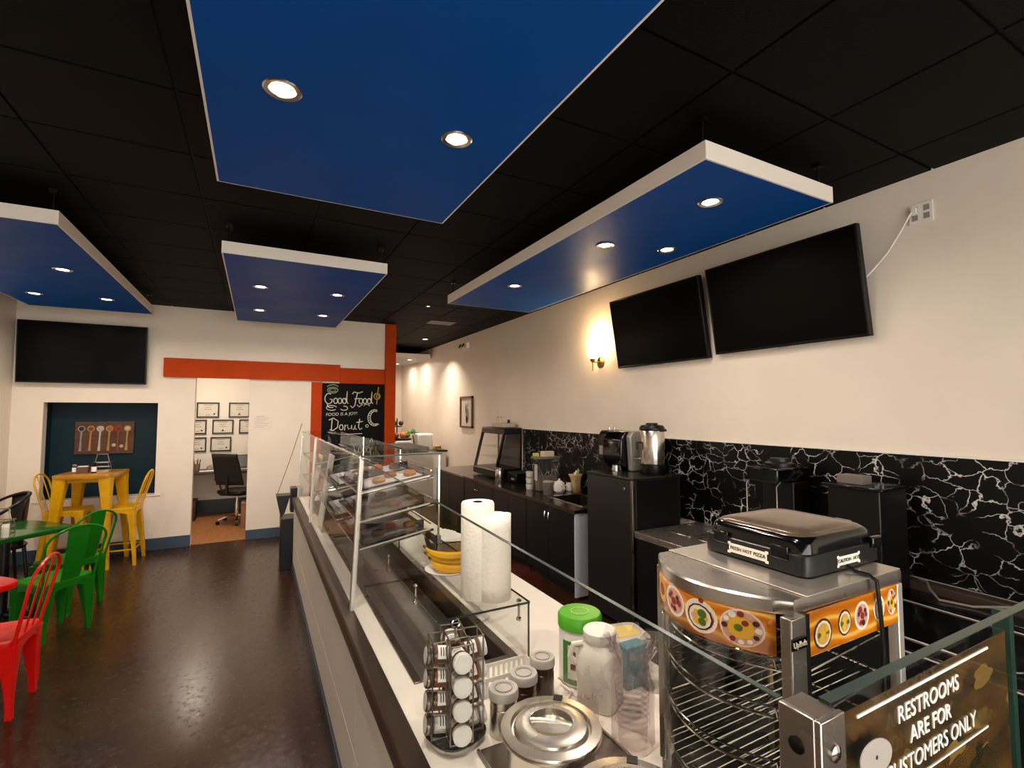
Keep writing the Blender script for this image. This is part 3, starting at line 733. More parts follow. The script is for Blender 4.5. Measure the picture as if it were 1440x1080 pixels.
# swivel chair
oc = thing('office_chair', 'black mesh office swivel chair with chrome base at the desk', 'office chair', (-.23, 8.62, 0), face(.55, .85))
MB().loft([sring(0, 0, .43, .20, .20, 3.5), sring(0, 0, .47, .235, .235, 3.5), sring(0, 0, .50, .23, .23, 3.5), sring(0, 0, .51, .17, .17, 3.5)]).build('seat', BLACKP, oc, world=False)
def bk(u, v): x = (u - .5) * (.42 - .04 * v); return (x, -.20 - .14 * v + .5 * x * x, .60 + .46 * v)
bkp = MB().grid(bk, 8, 8).build('backrest', mat('mesh_fabric', '141416', .8, bump=.4, bscale=300), oc, solid=.025, world=False)
MB().tube([bk(0, 0), bk(0, .5), bk(0, 1), bk(.5, 1), bk(1, 1), bk(1, .5), bk(1, 0), bk(.5, 0)], .014, 8, closed=True).build('back_frame', BLACKP, bkp, world=False)
MB().tube([(0, -.1, .44), (0, -.24, .47), (0, -.25, .75)], .022, 8).build('back_post', BLACKP, oc, world=False)
for s in (-1, 1): MB().tube([(s * .22, -.05, .47), (s * .27, -.05, .62), (s * .27, -.13, .66), (s * .27, .12, .66)], [.012, .012, .018, .018], 8).build('armrest', BLACKP, oc, world=False)
MB().lathe([(.03, .08), (.03, .30), (.02, .30), (.02, .43)], n=14).build('gas_lift', CHROME, oc, world=False)
for k in range(5):
    a = 2 * pi * k / 5 + .3
    l = MB().tube([(0, 0, .11), (.14 * cos(a), .14 * sin(a), .10), (.26 * cos(a), .26 * sin(a), .065)], [.02, .016, .012], 8).build('base_spoke', CHROME, oc, world=False)
    b = MB(); b.T = Matrix.Translation((.26 * cos(a), .26 * sin(a), .027)) @ Matrix.Rotation(a, 4, 'Z') @ Matrix.Rotation(pi / 2, 4, 'X'); b.lathe([(.02, -.02), (.027, -.014), (.027, .014), (.02, .02)], n=12); b.build('caster', BLACKP, l, world=False)
bx_ = thing('cardboard_box', 'tall brown cardboard box on the office floor beside the swivel chair', 'box', (-.10, 8.3, 0))
MB().box(-.165, 8.15, 0, .05, 8.4, .36).build('carton', CARD, bx_, bevel=.004)
MB().box(-.08, 8.149, .30, -.04, 8.401, .361).build('tape', mat('pack_tape', 'B39468', .3), bx_)
bn = thing('storage_crate', 'small dark crate on the office floor under the desk at left', 'crate', (-.88, 9.15, 0))
MB().box(-.99, 9.0, 0, -.80, 9.35, .30).build('crate_body', mat('crate_dark', '2B1A15', .5), bn, bevel=.006)
MB().box(-.97, 8.996, .20, -.82, 9.0, .28).build('crate_label', mat('crate_label', '6A2A22', .5), bn)
MB().box(-.97, 8.996, .03, -.85, 9.0, .13).build('crate_panel', GREYP, bn)
lp = thing('laptop', 'open laptop on the office desk behind the swivel chair', 'laptop', (-.2, 9.3, .736))
MB().box(-.36, 9.15, .736, -.06, 9.36, .75).build('keyboard_base', GREYP, lp, bevel=.003)
b = MB(); b.T = Matrix.Translation((-.21, 9.37, .75)) @ Matrix.Rotation(radians(-14), 4, 'X'); b.box(-.16, 0, 0, .16, .012, .22); s1 = b.build('lid', BLACKP, lp, bevel=.003)
b = MB(); b.T = Matrix.Translation((-.21, 9.37, .75)) @ Matrix.Rotation(radians(-14), 4, 'X'); b.box(-.145, -.002, .015, .145, .0, .205); b.build('display', mat('laptop_display', '5A5A5C', .3), s1)
mo = thing('desk_monitor', 'narrow edge of a monitor at the right side of the office desk', 'monitor', (.1, 9.35, .736))
MB().box(-.04, 9.30, .80, .36, 9.33, 1.06).build('screen_body', BLACKP, mo, bevel=.004)
MB().box(-.03, 9.297, .815, .35, 9.30, 1.05).build('screen', PAPER, mo)
MB().box(.12, 9.33, .75, .18, 9.36, .95).box(.05, 9.28, .736, .25, 9.42, .75).build('stand', BLACKP, mo)
pc = thing('pen_cup', 'cup full of pens at the left end of the office desk', 'pen cup', (-.83, 9.3, .736))
MB().lathe([(.045, 0), (.05, .11), (.044, .11), (.04, .01)], (-.83, 9.3, .736), 16).build('cup', mat('cup_brown', '6A5848', .5), pc)
for k in range(7): MB().cyl((-.83 + .02 * cos(k), 9.3 + .02 * sin(k * 2), .745), (-.83 + .05 * cos(k * 1.3), 9.3 + .04 * sin(k * 1.7), .92 + .02 * sin(k)), .006, n=6).build('pen', (BLACKP, SPOONW, GREYP)[k % 3], pc)
tag(MB().loft([sring(-.62, 9.28, .737, .08, .06, 3), sring(-.62, 9.28, .80, .07, .05, 3), sring(-.62, 9.28, .83, .03, .03, 2)]).build('desk_radio', mat('radio_grey', '6F6A66', .5)), 'small grey rounded gadget between pen cup and laptop on the office desk', 'gadget')
tag(MB().box(-.78, 9.12, .737, -.50, 9.2, .748).build('paper_stack', PAPER, bevel=.002), 'thin stack of white papers on the office desk front edge', 'papers')

# black step stand + leaning rod at the end of the counter
st = thing('folding_step_stand', 'black narrow step stand against the far end of the front counter', 'stand', (.34, 5.9, 0))
MB().box(.26, 5.80, 0, .40, 6.1, .54).build('stand_body', BLACKP, st, bevel=.006)
MB().prism([(.21, .78), (.35, .78), (.30, .60), (.26, .545)], 5.85, 6.05, 'y').build('stand_bin', BLACKM, st)
MB().box(.352, 5.82, .60, .42, 6.0, .86).build('stand_top', BLACKM, st, bevel=.005)
tag(MB().tube([(.23, 6.02, .785), (.36, 6.0, 1.2), (.46, 5.98, 1.56)], .004, 6).build('leaning_rod', mat('rod_red', '8A5A4A', .4)), 'thin reddish rod leaning up from the black stand at the counter end', 'rod')

# ================================================================ FRONT COUNTER
CX, CB, CY0, CY1, CZ = .378, 1.31, .24, 5.70, .78
WX0, WX1, WY0, WY1 = .515, .862, 1.66, 5.35          # recessed well in the counter
fc = thing('front_counter', 'long service counter with white top, pale panels and dark edge trim', 'counter', (.85, 3.0, 0))
MB().box(CX + .014, CY0 + .01, .11, CB - .02, CY1 - .01, .60).box(CX + .014, CY0 + .01, .60, WX0 - .02, CY1 - .01, .745).box(WX1 + .02, CY0 + .01, .60, CB - .02, CY1 - .01, .745).box(WX0 - .02, CY0 + .01, .60, WX1 + .02, WY0 - .02, .745).build('carcass', FACEP, fc, smooth=False)
b = MB()
b.box(CX + .042, CY0, .745, WX0, CY1, CZ).box(WX1, CY0, .745, CB, CY1, CZ).box(WX0, CY0, .745, WX1, WY0, CZ).box(WX0, WY1, .745, WX1, CY1, CZ)
b.build('countertop', QUARTZ, fc, smooth=False)
MB().prism([(CX - .022, .728), (CX + .012, .728), (CX + .042, .752), (CX + .042, CZ + .004), (CX - .012, CZ + .004), (CX - .022, CZ - .01)], CY0, CY1, 'y').build('edge_trim', BRONZE, fc)
MB().box(CX + .012, CY0 + .02, 0, CB - .05, CY1 - .02, .11).build('plinth', KICK, fc, smooth=False)
MB().box(CX - .012, CY0, 0, CX + .012, CY1, .105).build('baseboard', KICK, fc, bevel=.004)
nseg = 6; L_ = (CY1 - CY0) / nseg
for k in range(nseg):
    for z0, z1 in ((.112, .338), (.343, .727)):
        MB().box(CX, CY0 + k * L_ + .0015, z0, CX + .013, CY0 + (k + 1) * L_ - .0015, z1).build('face_panel', FACEP, fc, bevel=.0015)
for z0, z1 in ((.112, .338), (.343, .727)):
    MB().box(CX + .016, CY0 - .003, z0, CB - .02, CY0 + .009, z1).build('end_panel', FACEP, fc, bevel=.0015)
    MB().box(CX + .016, CY1 - .009, z0, CB - .02, CY1 + .003, z1).build('end_panel', FACEP, fc, bevel=.0015)
MB().box(WX0 + .004, WY0 + .004, .604, WX1 - .004, WY1 - .004, .612).box(WX0, WY0, .604, WX0 + .004, WY1, CZ).box(WX1 - .004, WY0, .604, WX1, WY1, CZ).box(WX0, WY0, .604, WX1, WY0 + .004, CZ).box(WX0, WY1 - .004, .604, WX1, WY1, CZ).build('well_liner', mat('well_steel', '3A3532', .3, .6), fc, smooth=False)
for q in ((WX0 - .022, WY0 - .02, WX0 + .006, WY1 + .02), (WX1 - .006, WY0 - .02, WX1 + .03, WY1 + .02), (WX0 + .006, WY0 - .02, WX1 - .006, WY0 + .006), (WX0 + .006, WY1 - .006, WX1 - .006, WY1 + .02)):
    MB().box(q[0], q[1], CZ, q[2], q[3], CZ + .006).build('well_rim', STEELD, fc, bevel=.002)
for k in range(3):
    y0 = WY0 + .03 + k * 1.22
    MB().box(WX0 + .02, y0, .69, WX1 - .02, y0 + 1.18, .70).build('well_cover', mat('well_cover', '857D75', .35, .8), fc, bevel=.002)
    MB().box((WX0 + WX1) / 2 - .01, y0 + .02, .70, (WX0 + WX1) / 2 + .01, y0 + 1.16, .705).build('well_divider', STEELD, fc)

# ================================================================ SNEEZE GUARD (near section)
sg = thing('sneeze_guard', 'tall clear glass guard along the near counter front with steel corner post', 'glass guard', (.44, .28, CZ))
b = MB(); g0 = [(.409, .30, CZ + .005), (.409, 2.345, CZ + .005), (.439, 2.345, 1.474), (.439, .30, 1.430)]
b.loft([g0, [(x + .006, y, z) for x, y, z in g0]]); b.build('front_pane', GLASS, sg, smooth=False)
b = MB(); e0 = [(.4385, .30, 1.4302), (.4385, 2.345, 1.4742), (.4455, 2.345, 1.4742), (.4455, .30, 1.4302)]
b.loft([e0, [(x, y, z + .0012) for x, y, z in e0]]); b.build('pane_edge', GEDGE, sg, smooth=False)
MB().box(.438, .259, CZ, .475, .265, 1.430).box(.438, .265, CZ, .444, .298, 1.430).build('corner_post', STEEL, sg, bevel=.001)
MB().box(.444, .265, CZ, .475, .298, 1.428).build('post_core', STEELD, sg)
for zz in (1.40, 1.10, .85):
    b = MB(); b.T = Matrix.Translation((.457, .259, zz)) @ Matrix.Rotation(pi / 2, 4, 'X'); b.lathe([(.0075, 0), (.0075, .002), (.004, .0035)], n=14); b.build('bolt', CHROME, sg)
    b = MB(); b.T = Matrix.Translation((.438, .281, zz)) @ Matrix.Rotation(-pi / 2, 4, 'Y'); b.lathe([(.0075, 0), (.0075, .001), (.004, .002)], n=14); b.build('bolt', BLACKP, sg)
MB().box(.475, .272, CZ + .002, 1.26, .282, 1.430).build('end_pane', GLASS, sg, smooth=False)
MB().box(.475, .2718, 1.4302, 1.26, .2822, 1.4315).box(.4752, .2715, CZ + .002, .4765, .2825, 1.43).build('pane_edge', GEDGE, sg, smooth=False)
for x in (.915, 1.24): MB().box(x, .2822, CZ, x + .014, .30, 1.425).build('pane_strip', mat('green_strip', '16352C', .3), sg)
# printed notice on the end pane
sn = thing('restroom_sign', 'glass sign reading restrooms are for customers only in white letters', 'sign', (.68, .271, CZ + .1))
SIGNB = bpy.data.materials.new('sign_backing'); SIGNB.use_nodes = True
def _sign():
    nt = SIGNB.node_tree; N = nt.nodes; L = nt.links; b = N['Principled BSDF']; b.inputs['Roughness'].default_value = .25
    tc = N.new('ShaderNodeTexCoord'); mp = N.new('ShaderNodeMapping'); mp.inputs['Scale'].default_value = (14, 1, 30); mp.inputs['Rotation'].default_value = (0, radians(25), 0)
    L.new(tc.outputs['Object'], mp.inputs[0])
    v = N.new('ShaderNodeTexVoronoi'); v.distance = 'CHEBYCHEV'; v.inputs['Scale'].default_value = 1.6; L.new(mp.outputs[0], v.inputs['Vector'])
    r = N.new('ShaderNodeValToRGB'); cr = r.color_ramp
    cr.elements[0].position = 0; cr.elements[0].color = lin('2A1B0C'); cr.elements[1].position = 1; cr.elements[1].color = lin('9A7436')
    e = cr.elements.new(.45); e.color = lin('5A3C18'); e = cr.elements.new(.7); e.color = lin('20200C')
    L.new(v.outputs['Color'], r.inputs[0]); L.new(r.outputs[0], b.inputs['Base Color'])
_sign()
MB().box(.49, .2825, CZ + .12, .90, .2835, 1.404).build('backing', SIGNB, sn, smooth=False)  # brown mottled sheet behind the pane
SW = mat('sign_white', 'F2EDE4', .5)
def sgt(s, size, x, z, sx=1.0): text('lettering', s, size, Matrix.Translation((x, .2712, z)) @ Matrix.Rotation(pi / 2, 4, 'X'), SW, sn, sx=sx)
sgt('RESTROOMS', .0245, .660, 1.386, 1.0); sgt('ARE FOR', .0235, .661, 1.360, 1.0); sgt('CUSTOMERS ONLY', .0245, .665, 1.334, .98)
MB().box(.517, .2705, 1.4055, .81, .2718, 1.4082).build('rule_line', SW, sn, smooth=False)
MB().box(.57, .2705, 1.3150, .80, .2718, 1.3170).build('rule_line', SW, sn, smooth=False)
b = MB(); b.T = Matrix.Translation((.548, .2716, 1.360)) @ Matrix.Rotation(pi / 2, 4, 'X') @ Matrix.Rotation(radians(-8), 4, 'Z'); b.loft([sring(0, 0, 0, .029, .017, 2), sring(0, 0, .001, .029, .017, 2)]); ov = b.build('oval_sticker', mat('sticker_grey', 'A8A097', .4), sn)
b = MB(); b.T = Matrix.Translation((.548, .2706, 1.360)) @ Matrix.Rotation(pi / 2, 4, 'X'); b.lathe([(.0022, 0), (.002, .0004)], n=8); b.build('mark', BLACKINK, ov)

# ================================================================ DISPLAY CASE
PX0, PX1 = .409, .440                 # front glass: foot and head
KX = .828                             # back of the case
KZ = 1.476
dc = thing('display_case', 'large clear glass bakery display case with steel posts on the counter', 'display case', (.62, 4.0, CZ))
def slant_post(y, wd, m, name='post'):
    b = MB(); q = [(PX0 - .006, y, CZ + .004), (PX0 + .012, y, CZ + .004), (PX1 + .012, y, KZ), (PX1 - .006, y, KZ)]
    b.loft([q, [(x, yy + wd, z) for x, yy, z in q]]); return b.build(name, m, dc, bevel=.001)
SATIN = mat('satin_frame', 'D9D2C8', .35, .6)
def sl(t): return PX0 + (PX1 - PX0) * t
slant_post(2.350, .028, SATIN); slant_post(2.380, .008, BLACKP, 'gasket'); slant_post(4.345, .018, SATIN); slant_post(5.650, .014, STEEL)
for zz in (.85, 1.0, 1.2, 1.4):
    b = MB(); b.T = Matrix.Translation((PX0 + (PX1 - PX0) * (zz - CZ) / (KZ - CZ) - .006, 2.364, zz)) @ Matrix.Rotation(-pi / 2, 4, 'Y'); b.lathe([(.004, 0), (.003, .0015)], n=10); b.build('screw', STEELD, dc)
def pane(p4, n, name='pane', m=GLASS):
    b = MB(); b.loft([p4, [(x + n[0], y + n[1], z + n[2]) for x, y, z in p4]]); return b.build(name, m, dc, smooth=False)
for y0, y1 in ((2.390, 4.343), (4.365, 5.648)):
    pane([(PX0, y0, CZ + .005), (PX0, y1, CZ + .005), (PX1, y1, KZ - .002), (PX1, y0, KZ - .002)], (.006, 0, 0), 'front_pane')
    MB().box(PX1 - .004, y0, KZ - .002, PX1 + .010, y1, KZ + .006).build('top_rail', STEEL, dc, bevel=.001)
    pane([(KX, y0, 1.02 if y0 < 3 else CZ + .03), (KX, y1, 1.02 if y0 < 3 else CZ + .03), (KX, y1, KZ - .004), (KX, y0, KZ - .004)], (.005, 0, 0), 'back_pane')
pane([(PX0 + .035, 2.362, 1.0), (KX, 2.362, 1.0), (KX, 2.362, KZ - .002), (PX1 + .012, 2.362, KZ - .002)], (0, .005, 0), 'end_pane')
pane([(PX0 + .02, 4.35, CZ + .01), (KX, 4.35, CZ + .01), (KX, 4.35, KZ - .002), (PX1 + .01, 4.35, KZ - .002)], (0, .005, 0), 'middle_pane')
pane([(PX0 + .02, 5.655, CZ + .01), (KX - .1, 5.655, CZ + .01), (KX - .1, 5.655, KZ - .002), (PX1 + .01, 5.655, KZ - .002)], (0, .005, 0), 'end_pane')
pane([(PX1 + .002, 2.352, KZ + .0065), (KX + .01, 2.352, KZ + .0065), (KX + .01, 3.12, KZ + .0065), (PX1 + .002, 3.12, KZ + .0065)], (0, 0, .007), 'top_pane')
MB().box(PX1, 2.3505, KZ + .006, KX + .012, 2.3518, KZ + .014).build('top_edge', GEDGE, dc, smooth=False)
pane([(PX1 + .002, 4.37, KZ + .0065), (.72, 4.37, KZ + .0065), (.72, 5.66, KZ + .0065), (PX1 + .002, 5.66, KZ + .0065)], (0, 0, .006), 'top_pane')
MB().box(KX - .13, 2.56, KZ + .0145, KX + .012, 2.95, KZ + .028).build('handle_strip', mat('brown_strip', '3C2E26', .45), dc, bevel=.002)
for y in (2.366, 3.12, 4.34): MB().box(KX - .003, y, .996 if y < 3 else CZ + .008, KX + .006, y + .008, KZ).build('rear_post', CHROME, dc, bevel=.001)
MB().box(KX - .008, 2.36, .996, KX + .012, 2.385, 1.075).build('post_shoe', STEELD, dc, bevel=.002)
# tilted glass shelves on chrome rods, low at the front
PEDGE = mat('polished_edge', 'D5D2CA', .15)
def zsh(z, x): return z + (x - .45) * .17
SH = [(1.035, 2.42, 3.06), (1.165, 2.42, 3.06), (1.305, 2.42, 3.06), (1.03, 3.16, 4.30), (1.22, 3.16, 4.30), (1.03, 4.42, 5.58), (1.25, 4.42, 5.58)]
for z, y0, y1 in SH:
    xa, xb = .452, .80
    pane([(xa, y0, zsh(z, xa)), (xb, y0, zsh(z, xb)), (xb, y1, zsh(z, xb)), (xa, y1, zsh(z, xa))], (0, 0, .006), 'shelf')
    for y in (y0 + .004, y1 - .004):
        MB().tube([(xa - .004, y, zsh(z, xa) - .006), (xb + .02, y, zsh(z, xb + .02) - .006)], .0065, 8).build('shelf_arm', CHROME, dc)
    q = [(xa, y0 - .0025, zsh(z, xa) - .001), (xb, y0 - .0025, zsh(z, xb) - .001), (xb, y0 - .0025, zsh(z, xb) + .007), (xa, y0 - .0025, zsh(z, xa) + .007)]
    MB().loft([q, [(x, y + .0024, zz) for x, y, zz in q]]).build('shelf_edge', PEDGE, dc, smooth=False)
    MB().box(xa - .006, y0, zsh(z, xa) - .004, xa, y1, zsh(z, xa) + .022).build('shelf_lip', GLASSC, dc, smooth=False)
    MB().tube([(xa - .003, y0, zsh(z, xa) - .004), (xa - .003, y1, zsh(z, xa) - .004)], .004, 6).build('shelf_rod', CHROME, dc)
    MB().tube([(xb + .004, y0, zsh(z, xb) + .03), (xb + .004, y1, zsh(z, xb) + .03)], .004, 6).build('shelf_rod', CHROME, dc)
# acrylic trays with baked goods on the shelves
PAST = [mat('pastry_gold', 'B97A3C', .6, var=.25, scale=30), mat('pastry_brown', '8A4E24', .6, var=.3, scale=30), mat('pastry_orange', 'C46A32', .55, var=.2, scale=30)]
LINER = mat('tray_liner', 'D8D2D2', .6)
def tray(z, y0, y1, label, items, xa=.47, xb=.775, m=GLASSC):
    p = thing('bakery_tray', label, 'tray', ((xa + xb) / 2, (y0 + y1) / 2, zsh(z, .6) + .01), 0, 'clear bakery trays in the case')
    T = Matrix(((1, 0, 0, 0), (0, 1, 0, 0), (.17, 0, 1, z - .45 * .17 + .0075), (0, 0, 0, 1)))
    def bx(x0, yy0, z0, x1, yy1, z1, nm, mm):
        b = MB(); b.T = T; b.box(x0, yy0, z0, x1, yy1, z1); return b.build(nm, mm, p, smooth=False)
    bx(xa, y0, 0, xb, y1, .003, 'tray_base', m)
    for q in ((xa, y0, xa + .003, y1), (xb - .003, y0, xb, y1), (xa, y0, xb, y0 + .003), (xa, y1 - .003, xb, y1)): bx(q[0], q[1], .0032, q[2], q[3], .05, 'tray_wall', m)
    bx(xa + .006, y0 + .006, .0035, xb - .006, y1 - .006, .0045, 'tray_liner', LINER)
    return p
def pastry(x, y, z, kind, label, r=.035):
    zz = zsh(z, x) + .0135
    b = MB()
    if kind == 0: b.loft([sring(x, y, zz, r * .9, r * .6, 2), sring(x, y, zz + .012, r, r * .7, 2), sring(x, y, zz + .028, r * .8, r * .5, 2), sring(x, y, zz + .034, r * .3, r * .2, 2)])
    elif kind == 1: b.tube([(x + .045 * cos(a), y + .03 * sin(a) + .02, zz + .014) for a in [3.5 + .55 * k for k in range(5)]], [.006, .014, .017, .014, .006], 8)
    else: b.lathe([(r * .9, 0), (r, .012), (r * .7, .026), (r * .35, .024), (r * .3, .012)], (x, y, zz), 16)
    return tag(b.build(('bread_roll', 'croissant', 'doughnut')[kind], PAST[(kind + int(y * 10)) % 3], loc=(x, y, zz)), label, ('roll', 'croissant', 'doughnut')[kind], 'baked goods in the display case')
lv = ['bottom', 'middle', 'top']
for li, (z, y0, y1) in enumerate(SH[:3]):
    for ti in range(2):
        ya = y0 + .02 + ti * .31; nm = 'nearest the post' if ti == 0 else 'second from the post'
        tray(z, ya, ya + .29, 'clear tray on the %s shelf of the display case, %s' % (lv[li], nm), [])
        for k in range(3 if li != 1 else 2):
            pastry(.56 + .08 * k, ya + .08 + .09 * ((k + li) % 2), z, (li + ti) % 3, 'small %s in the %s display tray %s, %s' % (('bread roll', 'croissant', 'doughnut')[(li + ti) % 3], lv[li], nm, ('lowest at the front', 'in its middle', 'at its back')[k]))
for li, (z, y0, y1) in enumerate(SH[3:5]):
    tray(z, 3.25, 3.75, 'clear tray on the %s shelf in the middle stretch of the display case' % ('lower', 'upper')[li], [])
    for k in range(3): pastry(.55 + .07 * k, 3.35 + .12 * k, z, (k + li) % 2, '%s on the %s middle tray, %s' % (('bread roll', 'croissant')[(k + li) % 2], ('lower', 'upper')[li], ('at the front', 'in the centre', 'at the back')[k]))
# price boards leaning behind the front glass in the far stretch
for k, (y, h) in enumerate(((3.98, .56), (4.72, .50))):
    b = MB(); q = [(.455, y, CZ + .012), (.462, y, CZ + .012), (.545, y, CZ + .012 + h), (.538, y, CZ + .012 + h)]
    b.loft([q, [(x, yy + .26, z) for x, yy, z in q]])
    tag(b.build('menu_card', mat('menu_card', 'CFC9C2', .5)), ('white menu card leaning inside the case before the second post', 'white menu card leaning inside the far end of the case')[k], 'menu card')

# low glass box shelf on the counter, with clips
lg = thing('low_glass_shelf', 'low clear glass box shelf over the counter well', 'glass shelf', (.73, 2.2, CZ))
GX0, GX1, GY0, GY1, GZ = .555, .918, 1.60, 2.86, .985
MB().box(GX0, GY0, GZ, GX1, GY1, GZ + .008).build('top_pane', GLASS, lg, smooth=False)
MB().box(GX0 - .001, GY0 - .0012, GZ, GX1 + .001, GY0 - .0002, GZ + .008).box(GX0 - .0012, GY0, GZ, GX0 - .0002, GY1, GZ + .008).box(GX1 + .0002, GY0, GZ, GX1 + .0012, GY1, GZ + .008).build('pane_edge', GEDGE, lg, smooth=False)
for nm, q in (('side_pane', (GX1 - .006, GY0 + .004, GX1, GY1)), ('side_pane', (GX0, GY0 + .03, GX0 + .006, GY1)), ('end_pane', (GX0 + .01, GY1 - .01, GX1 - .01, GY1 - .004)), ('end_pane', (GX0 + .36, GY0 + .004, GX1 - .008, GY0 + .009))):
    MB().box(q[0], q[1], CZ + .0065, q[2], q[3], GZ - .0002).build(nm, GLASS, lg, smooth=False)
MB().box(GX1 - .0065, GY0 + .002, CZ + .0065, GX1 + .0005, GY0 + .0038, GZ).build('pane_edge', GEDGE, lg, smooth=False)
for x, y in ((GX1 - .035, GY0 + .02), (GX0 + .03, GY0 + .35), (GX0 + .03, GY0 + .8)):
    MB().lathe([(.010, .0082), (.010, .012), (.006, .016)], (x, y, GZ), 14).cyl((x, y, GZ - .05), (x, y, GZ - .0003), .005).lathe([(.005, -.065), (.010, -.060), (.010, -.052), (.005, -.048)], (x, y, GZ), 14).build('clip', CHROME, lg)

# ================================================================ ON THE LOW SHELF
tw = thing('paper_towel_roll', 'upright white paper towel roll standing on the low glass shelf', 'paper towel', (.785, 1.715, GZ + .008))
TZ = GZ + .0085
MB().lathe([(.016, .354), (.021, .357), (.060, .357), (.064, .350), (.064, .004), (.061, 0), (.016, 0)], (.765, 1.735, TZ), 40).build('roll', PAPERT, tw)
MB().lathe([(.0185, .3585), (.0180, .3585)], (.765, 1.735, TZ - .0012), 20).build('core_hole_shade', mat('core_shadow', '4B4038', .9), tw)  # dark disc, shade inside the core put into its colour
b = MB()
def sheet(u, v):
    a = radians(-200 + 215 * u); r = .058 + .012 * sin(pi * u)
    return (.815 + r * cos(a), 1.695 + r * sin(a) * .95, TZ + .002 + v * (.322 - .012 * u))
b.grid(sheet, 24, 6); b.build('loose_sheet', PAPERT, tw, solid=.002)
MB().loft([sring(.815, 1.695, TZ + .002, .054, .052, 2.2), sring(.815, 1.695, TZ + .312, .052, .050, 2.2)]).build('inner_wrap', PAPERT, tw)
pl = thing('fruit_plate', 'shallow white plate under the bananas on the low glass shelf', 'plate', (.76, 2.05, GZ + .008))
MB().lathe([(.045, 0), (.06, .004), (.10, .02), (.102, .023), (.098, .024), (.058, .009), (.02, .008)], (.76, 2.04, GZ + .0085), 32).build('dish', CERAM, pl)
def banana(off, a0, lift, label):
    pts = []; rr = []
    c = Vector((.78, 2.04, GZ + .04))
    for i in range(11):
        t = i / 10; a = -1.15 + 2.3 * t; R = .13
        x = R * sin(a); y = -R * cos(a) + R * .75
        pts.append(c + Vector((x * cos(a0) - y * sin(a0) + off[0], x * sin(a0) + y * cos(a0) + off[1], lift + .02 * (2 * t - 1) ** 2)))
        rr.append([.005, .009, .014, .0175, .019, .0195, .019, .0175, .014, .008, .006][i])
    p = thing('banana', label, 'banana', tuple(c), 0, 'bunch of bananas')
    MB().tube(pts, rr, 7).build('skin', BANANA, p)
    MB().tube([pts[0], pts[0] + (pts[0] - pts[1]).normalized() * .022], [.006, .0055], 7).build('stem', BANTIP, p)
    MB().tube([pts[-1], pts[-1] + (pts[-1] - pts[-2]).normalized() * .006], [.006, .004], 7).build('tip', BANTIP, p)
banana((0, -.05), radians(-28), .0, 'ripe yellow banana at the front of the bunch by the paper towel')
banana((.0, -.005), radians(-20), .045, 'spotted yellow banana on top of the bunch by the paper towel')
banana((.03, .05), radians(-12), .005, 'browning banana at the back of the bunch by the paper towel')

# wicker basket with napkins further along the counter
wk = thing('wicker_basket', 'small woven basket holding papers on the counter behind the bananas', 'basket', (1.12, 3.1, CZ))
for k in range(7):
    z = CZ + .004 + k * .011; s = 1 + .03 * k
    MB().tube(sring(1.12, 3.1, z, .085 * s, .12 * s, 5, 24), .0055, 6, closed=True).build('strand', WICK, wk)
MB().box(1.045, 2.99, CZ + .001, 1.195, 3.21, CZ + .006).build('basket_base', WICK, wk)
for k in range(12):
    a = 2 * pi * k / 12; x, y = 1.12 + .085 * cos(a), 3.1 + .12 * sin(a)
    MB().cyl((x, y, CZ), (1.12 + .1 * cos(a), 3.1 + .142 * sin(a), CZ + .078), .004, n=6).build('stake', WICK, wk)
pp = MB()
for k in range(4): pp.T = Matrix.Translation((1.12, 3.1, CZ + .085 + k * .004)) @ Matrix.Rotation(.15 * k - .2, 4, 'Z'); pp.box(-.10, -.13, 0, .10, .13, .003)
tag(pp.build('napkin_stack', PAPER), 'loose white papers lying on top of the woven basket', 'papers')

# ================================================================ FOOD WARMER
FX, FY0, FY1, FB, FZ = .905, .575, .920, 1.285, 1.345
fw = thing('food_warmer', 'stainless heated display warmer with curved front and orange food print', 'food warmer', (1.08, .75, CZ))
def fcurve(t, out=0.0):            # t 0..1 from far post to near pillar along the bowed front
    y = FY1 + (FY0 - FY1) * t
    return (FX - .082 * sin(pi * t) ** .85 - out, y)
def ftop(out, z, n=20):
    p = [fcurve(k / n, out) for k in range(n + 1)]
    return [(x, y, z) for x, y in p] + [(FB + out * .3, FY0 - out * .6, z), (FB + out * .3, FY1 + out * .6, z)]
MB().loft([ftop(.004, FZ - .028), ftop(.006, FZ - .026), ftop(.006, FZ - .004), ftop(.002, FZ)]).build('top', STEEL, fw)
MB().box(FX + .03, FY0 - .004, FZ + .0004, FB, FY1, FZ + .003).build('top_plate', mat('bright_plate', 'D9D0C6', .3, .9), fw, bevel=.001)
MB().loft([ftop(.0, CZ + .012), ftop(.004, CZ + .02), ftop(.004, CZ + .07), ftop(.0, CZ + .075)]).build('base', STEEL, fw)
for x, y in ((FX + .02, FY0 + .03), (FB - .03, FY0 + .03), (FX + .02, FY1 - .03), (FB - .03, FY1 - .03)): MB().lathe([(.016, .0), (.018, .012), (.012, .013)], (x, y, CZ), 14).build('foot', BLACKP, fw)
PZ0 = CZ + .075; PZ1 = FZ - .028
pil = MB().box(FX - .030, FY0 - .010, PZ0, FX + .016, FY0 + .012, PZ1).build('front_pillar', STEEL, fw, bevel=.002)
MB().box(FX + .016, FY0 - .008, PZ0, FX + .030, FY0 + .012, PZ1).build('pillar_gasket', BLACKP, fw)
MB().box(FB - .022, FY0 - .006, PZ0, FB, FY0 + .016, PZ1).build('rear_pillar', mat('pale_steel', 'CFC6BC', .35, .7), fw, bevel=.002)
MB().box(FX - .008, FY1 - .016, PZ0, FX + .012, FY1 + .004, PZ1).build('far_pillar', STEEL, fw, bevel=.002)
MB().box(FB - .022, FY1 - .016, PZ0, FB, FY1, PZ1).build('rear_pillar', STEEL, fw, bevel=.002)
